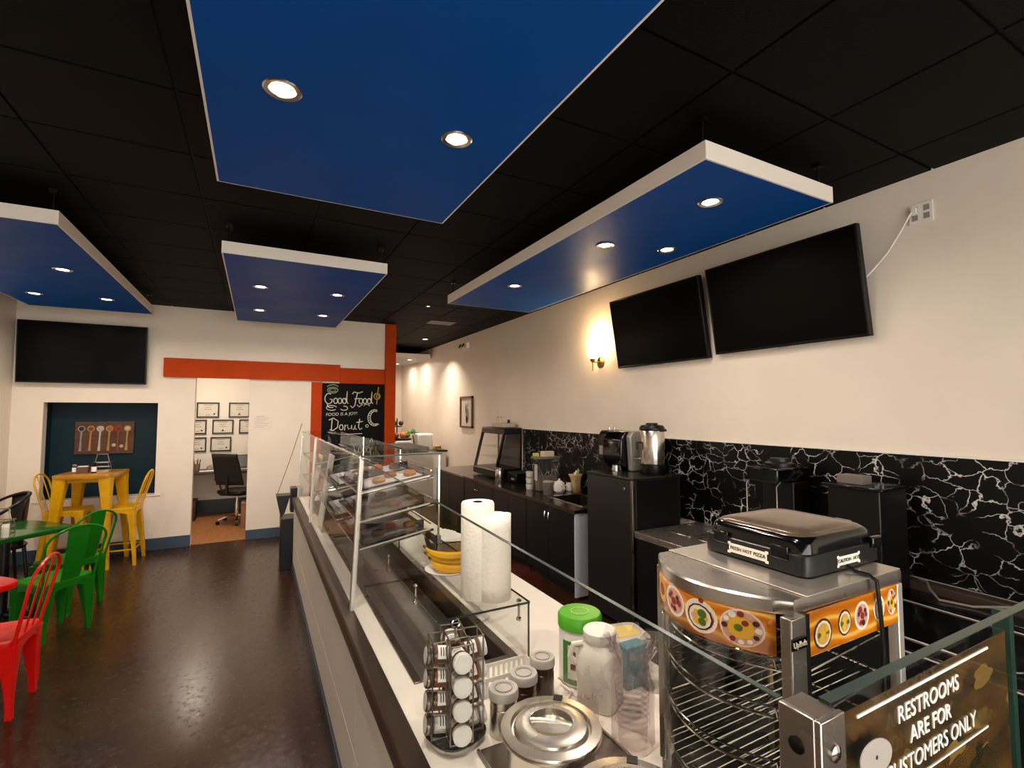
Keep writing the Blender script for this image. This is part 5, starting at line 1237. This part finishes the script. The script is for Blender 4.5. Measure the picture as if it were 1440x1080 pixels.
# small black heated pastry case
hc = thing('pastry_warmer', 'small black countertop pastry case with sloped glass front', 'pastry case', (3.02, 6.1, BZ))
HY0, HY1, HZ0, HZ1 = 5.80, 6.52, BZ + .002, 1.47
xb0, xt0, xr = 2.80, 2.93, 3.21
MB().prism([(xb0, HZ0 + .02), (xb0, HZ0 + .10), (xb0 + .02, HZ0 + .12), (xr, HZ0 + .12), (xr, HZ0 + .02)], HY0, HY1, 'y').build('base', BLACKP, hc, bevel=.006)
MB().prism([(xt0, HZ1 - .085), (xt0 + .01, HZ1 - .01), (xt0 + .03, HZ1), (xr, HZ1), (xr, HZ1 - .085)], HY0 - .005, HY1 + .005, 'y').build('hood', BLACKP, hc, bevel=.008)
for y in (HY0, HY1 - .03):
    b = MB(); q = [(xb0 + .005, y, HZ0 + .10), (xb0 + .045, y, HZ0 + .10), (xt0 + .04, y, HZ1 - .07), (xt0, y, HZ1 - .07)]; b.loft([q, [(x, yy + .03, z) for x, yy, z in q]]); b.build('front_post', BLACKP, hc, bevel=.003)
    MB().box(xr - .02, y, HZ0 + .12, xr, y + .02, HZ1 - .085).build('rear_post', BLACKP, hc)
b = MB(); q = [(xb0 + .012, HY0 + .03, HZ0 + .12), (xb0 + .012, HY1 - .03, HZ0 + .12), (xt0 + .012, HY1 - .03, HZ1 - .085), (xt0 + .012, HY0 + .03, HZ1 - .085)]; b.loft([q, [(x + .004, y, z) for x, y, z in q]]); b.build('front_glass', GLASS, hc, smooth=False)
b = MB(); q = [(xb0 + .05, HY0 + .012, HZ0 + .12), (xr - .02, HY0 + .012, HZ0 + .12), (xr - .02, HY0 + .012, HZ1 - .085), (xt0 + .05, HY0 + .012, HZ1 - .085)]; b.loft([q, [(x, y + .004, z) for x, y, z in q]]); b.build('side_glass', DARKGL, hc, smooth=False)
for z in (1.06, 1.20): MB().box(xb0 + .08 + (z - 1.06) * .2, HY0 + .035, z, xr - .03, HY1 - .035, z + .005).build('glass_shelf', GLASSC, hc, smooth=False)
for x in (xb0 + .06, xr - .06):
    for y in (HY0 + .06, HY1 - .06): MB().lathe([(.018, -.002), (.02, .02)], (x, y, HZ0), 12).build('foot', CHROME, hc)
# appliance standing on top of it
ta = thing('small_waffle_iron', 'small pale appliance with levers on top of the black pastry case', 'appliance', (3.08, 6.1, HZ1))
MB().box(2.99, 5.95, HZ1 + .001, 3.19, 6.3, HZ1 + .06).build('body', mat('appliance_cream', 'B9B0A0', .4), ta, bevel=.01)
for y in (6.04, 6.13): MB().tube([(3.0, y, HZ1 + .06), (2.99, y, HZ1 + .13), (3.02, y, HZ1 + .15)], .009, 8).build('lever', BRASS, ta)
MB().lathe([(.02, .06), (.02, .10), (.012, .11)], (3.12, 6.02, HZ1), 12).build('knob', BLACKP, ta)
# canister and jars
def jar(x, y, z, r, h, body, lid, label, name='jar', cat='jar', fill=None, group=None):
    p = thing(name, label, cat, (x, y, z), 0, group)
    if fill: MB().lathe([(r * .9, .004), (r * .92, .008), (r * .92, h * .6)], (x, y, z), 20).build('contents', fill, p)
    MB().lathe([(r * .95, 0), (r, .004), (r, h * .86), (r * .93, h * .9)], (x, y, z), 24).build('body', body, p)
    MB().lathe([(r * .97, h * .9), (r * 1.02, h * .91), (r * 1.02, h * .98), (r * .9, h)], (x, y, z), 24).build('lid', lid, p)
    return p
jar(2.77, 5.60, BZ + .0005, .055, .18, CHROME, STEEL, 'polished steel canister in front of the pastry case', 'steel_canister', 'canister')
bk_ = thing('counter_blender', 'low black appliance right of the steel canister on the dark worktop', 'appliance', (2.93, 5.45, BZ))
MB().box(2.86, 5.32, BZ + .001, 3.12, 5.56, BZ + .13).build('body', BLACKP, bk_, bevel=.012)
MB().box(2.855, 5.36, BZ + .04, 2.8599, 5.44, BZ + .06).build('display', GREYP, bk_)
# clear ingredient bin tower
ib = thing('ingredient_bin', 'tall clear cereal bin with stacked lids on the dark worktop', 'bin', (2.93, 4.72, BZ))
MB().box(2.80, 4.66, BZ + .002, 3.06, 4.82, BZ + .36).build('bin', GLASSC, ib, bevel=.006)
MB().box(2.79, 4.65, BZ + .3605, 3.07, 4.83, BZ + .385).build('lid', mat('bin_lid', '6E6A62', .35), ib, bevel=.004)
MB().box(2.82, 4.68, BZ + .01, 3.04, 4.78, BZ + .16).build('contents', mat('bin_fill', '6A5A48', .8), ib)
MB().box(2.797, 4.70, BZ + .12, 2.7995, 4.76, BZ + .30).build('paper_label', mat('bin_label', 'B8B0A4', .6), ib)
for k in range(3): MB().lathe([(.04, .0), (.044, .035), (.04, .035)], (2.81, 4.89, BZ + .002 + k * .07), 18).lathe([(.045, .036), (.045, .06)], (2.81, 4.89, BZ + .002 + k * .07), 18).build('stacked_cup', mat('stack_white', 'C9C1B6', .4), ib)
tag(MB().box(2.86, 4.66, BZ + .386, 3.0, 4.74, BZ + .445).build('cream_tub', mat('cream_tub', 'D2C3A2', .4), bevel=.006), 'small cream tub sitting on the clear cereal bin', 'tub')
tag(MB().box(2.80, 4.76, BZ + .386, 2.86, 4.81, BZ + .42).build('yellow_sponge', mat('sponge', 'C4C84A', .8), bevel=.004), 'bright yellow-green sponge on top of the clear cereal bin', 'sponge')
jar(2.79, 4.46, BZ + .0005, .055, .15, JARG, mat('jar_lid_cream', 'A89C8C', .4), 'clear jar of coffee grounds in front of the cereal bin', fill=mat('grounds', '55463A', .9))
cr = thing('white_teapot', 'small white ceramic teapot beside the clear jar', 'teapot', (2.98, 4.53, BZ))
MB().lathe([(.04, .0005), (.06, .02), (.065, .07), (.055, .11), (.035, .118)], (2.98, 4.53, BZ), 24).build('pot', CERAM, cr)
MB().lathe([(.04, .118), (.03, .13), (.01, .135), (.012, .15), (.006, .155)], (2.98, 4.53, BZ), 20).build('lid', CERAM, cr)
MB().tube([(2.975, 4.47, BZ + .09), (2.965, 4.43, BZ + .095), (2.965, 4.42, BZ + .06), (2.975, 4.47, BZ + .035)], .008, 8).build('handle', CERAM, cr)
MB().tube([(2.985, 4.585, BZ + .05), (2.99, 4.62, BZ + .08), (2.99, 4.64, BZ + .11)], [.014, .011, .008], 8).build('spout', CERAM, cr)
def mug(x, y, label):
    p = thing('white_mug', label, 'mug', (x, y, BZ), 0, 'white mugs')
    MB().lathe([(.035, .0005), (.04, .006), (.04, .09), (.036, .09), (.034, .01)], (x, y, BZ), 20, cap=True).build('cup', CERAM, p)
    MB().tube([(x - .038, y, BZ + .07), (x - .065, y, BZ + .065), (x - .065, y, BZ + .03), (x - .038, y, BZ + .02)], .006, 8).build('handle', CERAM, p)
mug(3.15, 4.58, 'white mug behind the teapot against the backsplash')
fb = thing('filter_bag', 'open tan paper bag of filters next to the teapot', 'paper bag', (3.155, 4.46, BZ))
MB().loft([sring(3.155, 4.46, BZ + .001, .045, .04, 4, 20), sring(3.155, 4.46, BZ + .10, .042, .036, 4, 20), sring(3.15, 4.46, BZ + .17, .06, .05, 3, 20), sring(3.145, 4.46, BZ + .20, .075, .06, 3, 20)], cap=False).build('bag', mat('tan_paper', 'C9A878', .7), fb, solid=.003)
for k in range(3): MB().grid(lambda u, v: (3.135 + .05 * (u - .5) + .01 * k, 4.45 + .05 * (k - 1) + .03 * v, BZ + .12 + .13 * u * (1 - .2 * k) + .02 * v), 4, 2).build('filter', (mat('filter_green', '8E9A4A', .8), PAPER, mat('filter_tan', 'D8BE90', .8))[k], fb, solid=.003)

# tall black cabinet with the dispensers
TY0, TY1, TZ1 = 2.88, 3.46, 1.18
tc_ = thing('tall_cabinet', 'tall black cabinet with steel corner carrying the coffee urn', 'cabinet', (2.82, 3.17, 0))
MB().box(BX + .004, TY0 + .012, .03, 3.07, TY1, TZ1 - .018).build('carcass', mat('tall_black', '0E0E10', .35), tc_, smooth=False)
MB().box(BX - .016, TY0 + .03, .04, BX + .003, TY1 - .004, TZ1 - .022).build('door', mat('tall_door', '1C1A19', .38, var=.1), tc_, bevel=.003)
MB().box(BX - .018, TY0 + .002, .02, BX + .006, TY0 + .026, TZ1 - .018).build('corner_strip', STEELD, tc_, bevel=.002)
MB().box(BX + .02, TY0 + .004, .04, 3.05, TY0 + .0115, TZ1 - .022).build('end_panel', mat('end_black', '08080A', .3), tc_, bevel=.002)
MB().box(BX - .02, TY0, TZ1 - .0175, 3.08, TY1, TZ1).build('top', mat('tall_top', '171512', .25), tc_, bevel=.003)
b = MB(); b.T = Matrix.Translation((BX - .0165, TY0 + .10, TZ1 - .09)) @ Matrix.Rotation(-pi / 2, 4, 'Y'); b.lathe([(.012, 0), (.01, .004)], n=14); b.build('lock', STEELD, tc_)
MB().tube([(3.085, TY0 + .03, .82), (3.085, TY0 + .03, 1.15), (3.05, TY0 + .05, TZ1 + .012)], .008, 8).build('conduit', BLACKP, tc_)
# coffee urn
ur = thing('coffee_urn', 'stainless steel coffee urn with black lid on the tall cabinet', 'coffee urn', (2.92, 3.04, TZ1))
UX, UY = 2.92, 3.035
MB().lathe([(.095, .001), (.10, .01), (.10, .08), (.094, .085)], (UX, UY, TZ1), 32).build('base', BLACKP, ur)
MB().lathe([(.098, .0855), (.099, .09), (.099, .355), (.097, .36)], (UX, UY, TZ1), 40).build('drum', mat('urn_steel', 'C9C1B8', .22, 1.0, rvar=.05, stretch=(1, 1, .05)), ur)
MB().lathe([(.101, .3605), (.103, .365), (.102, .385), (.088, .402), (.05, .408), (.045, .42), (.02, .422)], (UX, UY, TZ1), 32).build('lid', BLACKP, ur)
MB().tube([(UX - .09, UY + .03, TZ1 + .26), (UX - .125, UY + .045, TZ1 + .26), (UX - .125, UY + .045, TZ1 + .20)], .010, 8).build('side_handle', BLACKP, ur)
MB().cyl((UX - .05, UY + .085, TZ1 + .12), (UX - .085, UY + .13, TZ1 + .12), .012, .010).build('tap', CHROME, ur)
MB().box(UX - .012, UY - .1055, TZ1 + .352, UX + .06, UY - .088, TZ1 + .372).build('lid_latch', BLACKP, ur, bevel=.003)
# soap/towel dispenser and grinder
ds = thing('towel_dispenser', 'black and grey automatic paper dispenser left of the coffee urn', 'dispenser', (2.93, 3.36, TZ1))
MB().prism([(2.80, TZ1 + .06), (2.78, TZ1 + .12), (2.79, TZ1 + .27), (2.84, TZ1 + .34), (3.04, TZ1 + .34), (3.04, TZ1 + .002), (2.86, TZ1 + .002)], 3.275, 3.52, 'y').build('housing', BLACKG, ds, bevel=.012)
MB().prism([(2.86, TZ1 + .002), (2.84, TZ1 + .30), (2.88, TZ1 + .345), (3.05, TZ1 + .345), (3.05, TZ1 + .002)], 3.215, 3.272, 'y').build('side_cover', mat('dispenser_grey', '9A948E', .35, .4), ds, bevel=.01)
MB().loft([sring(2.79, 3.33, TZ1 + .002, .045, .035, 3), sring(2.79, 3.33, TZ1 + .05, .04, .03, 3), sring(2.79, 3.33, TZ1 + .06, .02, .015, 3)]).build('spout_cup', STEEL, ds)
MB().box(2.785, 3.38, TZ1 + .235, 2.7895, 3.42, TZ1 + .245).build('badge', GREYP, ds)
cg = thing('coffee_grinder', 'slim black coffee grinder left of the paper dispenser', 'grinder', (2.95, 3.62, .8))
MB().box(2.86, 3.545, BZ + .002, 3.10, 3.665, BZ + .10).build('foot', BLACKP, cg, bevel=.01)
MB().box(2.98, 3.55, BZ + .10, 3.09, 3.66, TZ1 + .10).build('column', BLACKM, cg, bevel=.008)
MB().prism([(2.84, TZ1 + .08), (2.85, TZ1 + .30), (2.88, TZ1 + .34), (3.08, TZ1 + .34), (3.08, TZ1 + .08)], 3.545, 3.665, 'y').build('hopper_body', BLACKP, cg, bevel=.012)
MB().box(2.832, 3.58, TZ1 + .12, 2.8395, 3.63, TZ1 + .2).build('control', GREYP, cg, bevel=.002)
for k in (0, 1): MB().lathe([(.012, .0), (.012, .03), (.006, .035)], (2.93 + .06 * k, 3.6, TZ1 + .341), 12).build('knob', CHROME, cg)

# steel prep table near, black chest freezer nearest
pt = thing('prep_fridge', 'low black undercounter fridge with stainless top right of the tall cabinet', 'fridge', (2.9, 2.4, 0))
MB().box(BX + .01, 1.90, .06, BWX, 2.86, .755).build('body', BLACKM, pt, smooth=False)
MB().box(BX - .012, 1.91, .10, BX + .0095, 2.37, .735).build('door', BLACKM, pt, bevel=.004)
MB().box(BX - .012, 2.38, .10, BX + .0095, 2.85, .735).build('door', BLACKM, pt, bevel=.004)
MB().box(BX - .02, 1.90, .7555, BWX, 2.868, .788).build('steel_top', mat('brushed_top', 'B4ADA6', .3, .9, rvar=.04), pt, bevel=.004)
MB().box(BX - .024, 1.90, .742, BX - .0125, 2.86, .754).build('door_rail', STEEL, pt, bevel=.002)
for k in range(2):
    y0 = 2.16 + k * .345; MB().tube(sring(2.95, y0 + .18, .79, .16, .15, 8, 28), .004, 6, closed=True).build('pan_rim', STEELD, pt)
for x in (BX + .05, BWX - .05):
    for y in (1.95, 2.81): MB().lathe([(.02, 0), (.02, .06)], (x, y, 0), 10).build('foot', BLACKP, pt)
cf = thing('chest_freezer', 'low black chest freezer with sliding lids under the marble wall', 'freezer', (2.85, .8, 0))
MB().box(2.36, -.6, .05, BWX - .09, 1.88, .70).build('body', BLACKM, cf, bevel=.01)
MB().box(2.34, -.6, .70, 2.40, 1.885, .745).box(3.02, -.6, .70, BWX - .08, 1.885, .745).box(2.40, 1.83, .70, 3.02, 1.885, .745).box(2.40, -.6, .70, 3.02, -.55, .745).build('lid_frame', BLACKG, cf, bevel=.004)
for k in range(2):
    y0 = -.55 + k * 1.19; l = MB().box(2.40, y0, .715, 3.02, y0 + 1.19, .73 + .006 * k).build('sliding_lid', BLACKG, cf, bevel=.002)
    MB().tube(sring(2.71, y0 + .6, .7315 + .006 * k, .24, .5, 10, 28), .004, 6, closed=True).build('lid_bead', STEELD, l)
MB().tube([(2.335, -.58, .735), (2.335, 1.88, .735)], .005, 6).build('front_bead', STEELD, cf)
struct(MB().box(BWX - .075, -1.2, .72, BWX, 1.89, .786).build('trim_6', mat('wood_ledge', '3A2E26', .4), bevel=.004))
tag(MB().tube([(3.20, 1.34, .791), (3.19, 1.30, .792), (3.12, 1.26, .775), (3.06, 1.2, .752), (3.10, 1.08, .752), (3.15, 1.0, .77), (3.19, .9, .791), (3.20, .5, .791)], .006, 8).build('grey_cable', mat('cable_grey', '7C7068', .4)), 'thin grey cable looping along the ledge under the marble wall', 'cable')
# machines against the marble
def brewer(x0, x1, y0, y1, z0, z1, label, kind):
    p = thing('coffee_brewer', label, 'coffee machine', ((x0 + x1) / 2, (y0 + y1) / 2, z0), 0, 'black coffee machines')
    MB().box(x0, y0, z0 + .001, x1, y1, z0 + .09).build('base', BLACKP, p, bevel=.008)
    if kind == 0:
        MB().box(x0 + .16, y0, z0 + .09, x1, y1, z1 - .12).build('column', BLACKP, p, bevel=.008)
        MB().box(x0, y0, z1 - .12, x1, y1, z1 - .03).build('brew_head', BLACKG, p, bevel=.01)
        MB().lathe([(.09, 0), (.09, .02), (.06, .03), (.058, .05)], ((x0 + x1) / 2 + .02, (y0 + y1) / 2, z1 - .029), 24).build('lid', BLACKP, p)
        MB().lathe([(.055, .001), (.065, .03), (.06, .11), (.045, .14)], (x0 + .08, (y0 + y1) / 2, z0 + .09), 20, cap=False).build('carafe', DARKGL, p)
        for y in (y0 + .004, y1 - .004): MB().tube([(x0 - .006, y, z0 + .1), (x0 - .006, y, z1 - .14), (x0 + .05, y, z1 - .10)], .004, 6).build('side_rail', STEELD, p)
    else:
        MB().box(x0 + .02, y0, z0 + .09, x1, y1, z1 - .03).build('tower', BLACKP, p, bevel=.006)
        MB().box(x0 - .02, y0 - .03, z1 - .03, x1, y1 + .01, z1 - .012).build('cap_plate', BLACKG, p, bevel=.004)
        MB().box(x0 + .0145, y1 - .12, z0 + .22, x0 + .0195, y1 - .04, z0 + .36).build('price_label', GREYP, p)
    return p
brewer(2.86, 3.20, 1.905, 2.12, .789, 1.37, 'black drip coffee brewer against the marble behind the pizza oven', 0)
brewer(2.86, 3.16, 1.36, 1.62, .7465, 1.31, 'tall black brewer box with a grey carton on top', 1)
tag(MB().box(2.90, 1.45, 1.2985, 3.0, 1.58, 1.345).build('grey_carton', mat('grey_carton', '6E625A', .6), bevel=.003), 'small grey carton on top of the tall black brewer box', 'carton')

# ================================================================ PASSAGE beyond the column
fk = thing('far_counter', 'low counter with white front at the far end of the passage', 'counter', (2.65, 9.1, 0))
MB().box(1.95, 8.75, 0, 3.20, 9.4, .93).build('body', PWHITE, fk, smooth=False)
MB().box(1.92, 8.72, .931, 3.22, 9.42, .965).build('top', BLACKM, fk, bevel=.005)
wr = thing('white_appliance', 'white ribbed box-shaped appliance on the far counter', 'appliance', (2.95, 9.0, .966))
MB().box(2.68, 8.85, .967, 2.98, 9.2, 1.27).build('body', WHITEP, wr, bevel=.02)
for k in range(8): MB().box(2.70 + k * .034, 8.846, 1.0, 2.715 + k * .034, 8.85, 1.23).build('rib', mat('rib_grey', 'BDB6AE', .5), wr)
bd = thing('bread_bin', 'white rounded bin with dark open slot on the far counter', 'bin', (2.42, 9.0, .966))
MB().prism([(2.24, .967), (2.24, 1.08), (2.30, 1.15), (2.55, 1.15), (2.58, 1.08), (2.58, .967)], 8.85, 9.2, 'y').build('body', WHITEP, bd, bevel=.01)
MB().loft([sring(2.43, 8.84, .97, .13, .02, 4), sring(2.43, 8.84, 1.0, .13, .02, 4)]).build('slot', BLACKP, bd)
tag(MB().tube([(2.60, 8.8, .968), (2.585, 8.8, 1.15), (2.57, 8.82, 1.25)], .012, 8).build('black_rod', BLACKP), 'short black rod standing beside the white bin on the far counter', 'rod')
yb = thing('yellow_tin', 'small yellow patterned tin at the right end of the far counter', 'tin', (3.06, 8.9, .966))
MB().box(3.02, 8.85, .967, 3.14, 8.95, 1.04).build('tin', mat('tin_yellow', 'C9A52A', .45), yb, bevel=.004)
for k in range(3): MB().box(3.03 + k * .036, 8.8485, .985, 3.05 + k * .036, 8.85, 1.025).build('pattern', BLACKINK, yb)
# fruit and leaves heaped on a stand
fs = thing('fruit_stand', 'dark three-legged stand carrying fruit and leaves past the orange column', 'stand', (2.42, 9.15, 1.15))
MB().lathe([(.17, .0), (.20, .03), (.19, .035), (.16, .008)], (2.42, 9.05, 1.151), 24).build('bowl', BLACKP, fs)
MB().cyl((2.36, 9.15, 1.16), (2.36, 9.15, 1.56), .012).build('mast', BLACKP, fs)
MB().lathe([(.09, .0), (.10, .02)], (2.36, 9.15, 1.40), 20).build('upper_tier', BLACKP, fs)
def ball(x, y, z, r, m, name, label, cat, leafy=False):
    tag(MB().lathe([(r * sin(pi * k / 8), -r * cos(pi * k / 8)) for k in range(1, 8)], (x, y, z), 14).build(name, m, loc=(x, y, z - r)), label, cat, 'fruit past the column')
ball(2.30, 8.98, 1.245, .055, mat('fruit_red', '8E2A1A', .5), 'apple', 'red apple at the left of the far fruit stand', 'apple')
ball(2.42, 8.95, 1.25, .062, mat('fruit_orange', 'C4661A', .5), 'orange', 'orange fruit at the front of the far fruit stand', 'orange')
ball(2.52, 9.02, 1.25, .058, mat('fruit_lime', '6E8E2A', .5), 'lime', 'green fruit at the right of the far fruit stand', 'lime')
ball(2.31, 9.08, 1.24, .05, mat('fruit_pale', 'C4BCB0', .5), 'garlic_bulb', 'pale bulb at the back of the far fruit stand', 'garlic')
ball(2.30, 9.08, 1.475, .05, mat('fruit_dark', '2A2020', .5), 'plum', 'dark plum on the upper tier of the fruit stand', 'plum')
ball(2.43, 9.12, 1.472, .048, mat('fruit_brown', '3E2418', .5), 'fig', 'brown fig on the upper tier of the fruit stand', 'fig')
hp = thing('herb_bunch', 'bunch of green leaves on the right of the far fruit stand', 'herbs', (2.55, 9.0, 1.2))
LEAF = mat('leaf_green', '3E7A22', .5, var=.2); rl = random.Random(5)
for k in range(14):
    a = rl.uniform(0, 6.28); l = rl.uniform(.07, .13); ox, oz = 2.61 + rl.uniform(-.05, .05), 1.28 + rl.uniform(-.02, .05)
    MB().grid(lambda u, v: (ox + l * u * cos(a), 9.0 + l * u * sin(a) * .6 + .035 * (v - .5) * sin(pi * min(.98, u + .02)), oz + .08 * u - .1 * u * u + .02 * sin(a + 3 * u) + .03 * (v - .5) * sin(pi * u)), 5, 2).build('leaf', LEAF, hp, solid=.002)
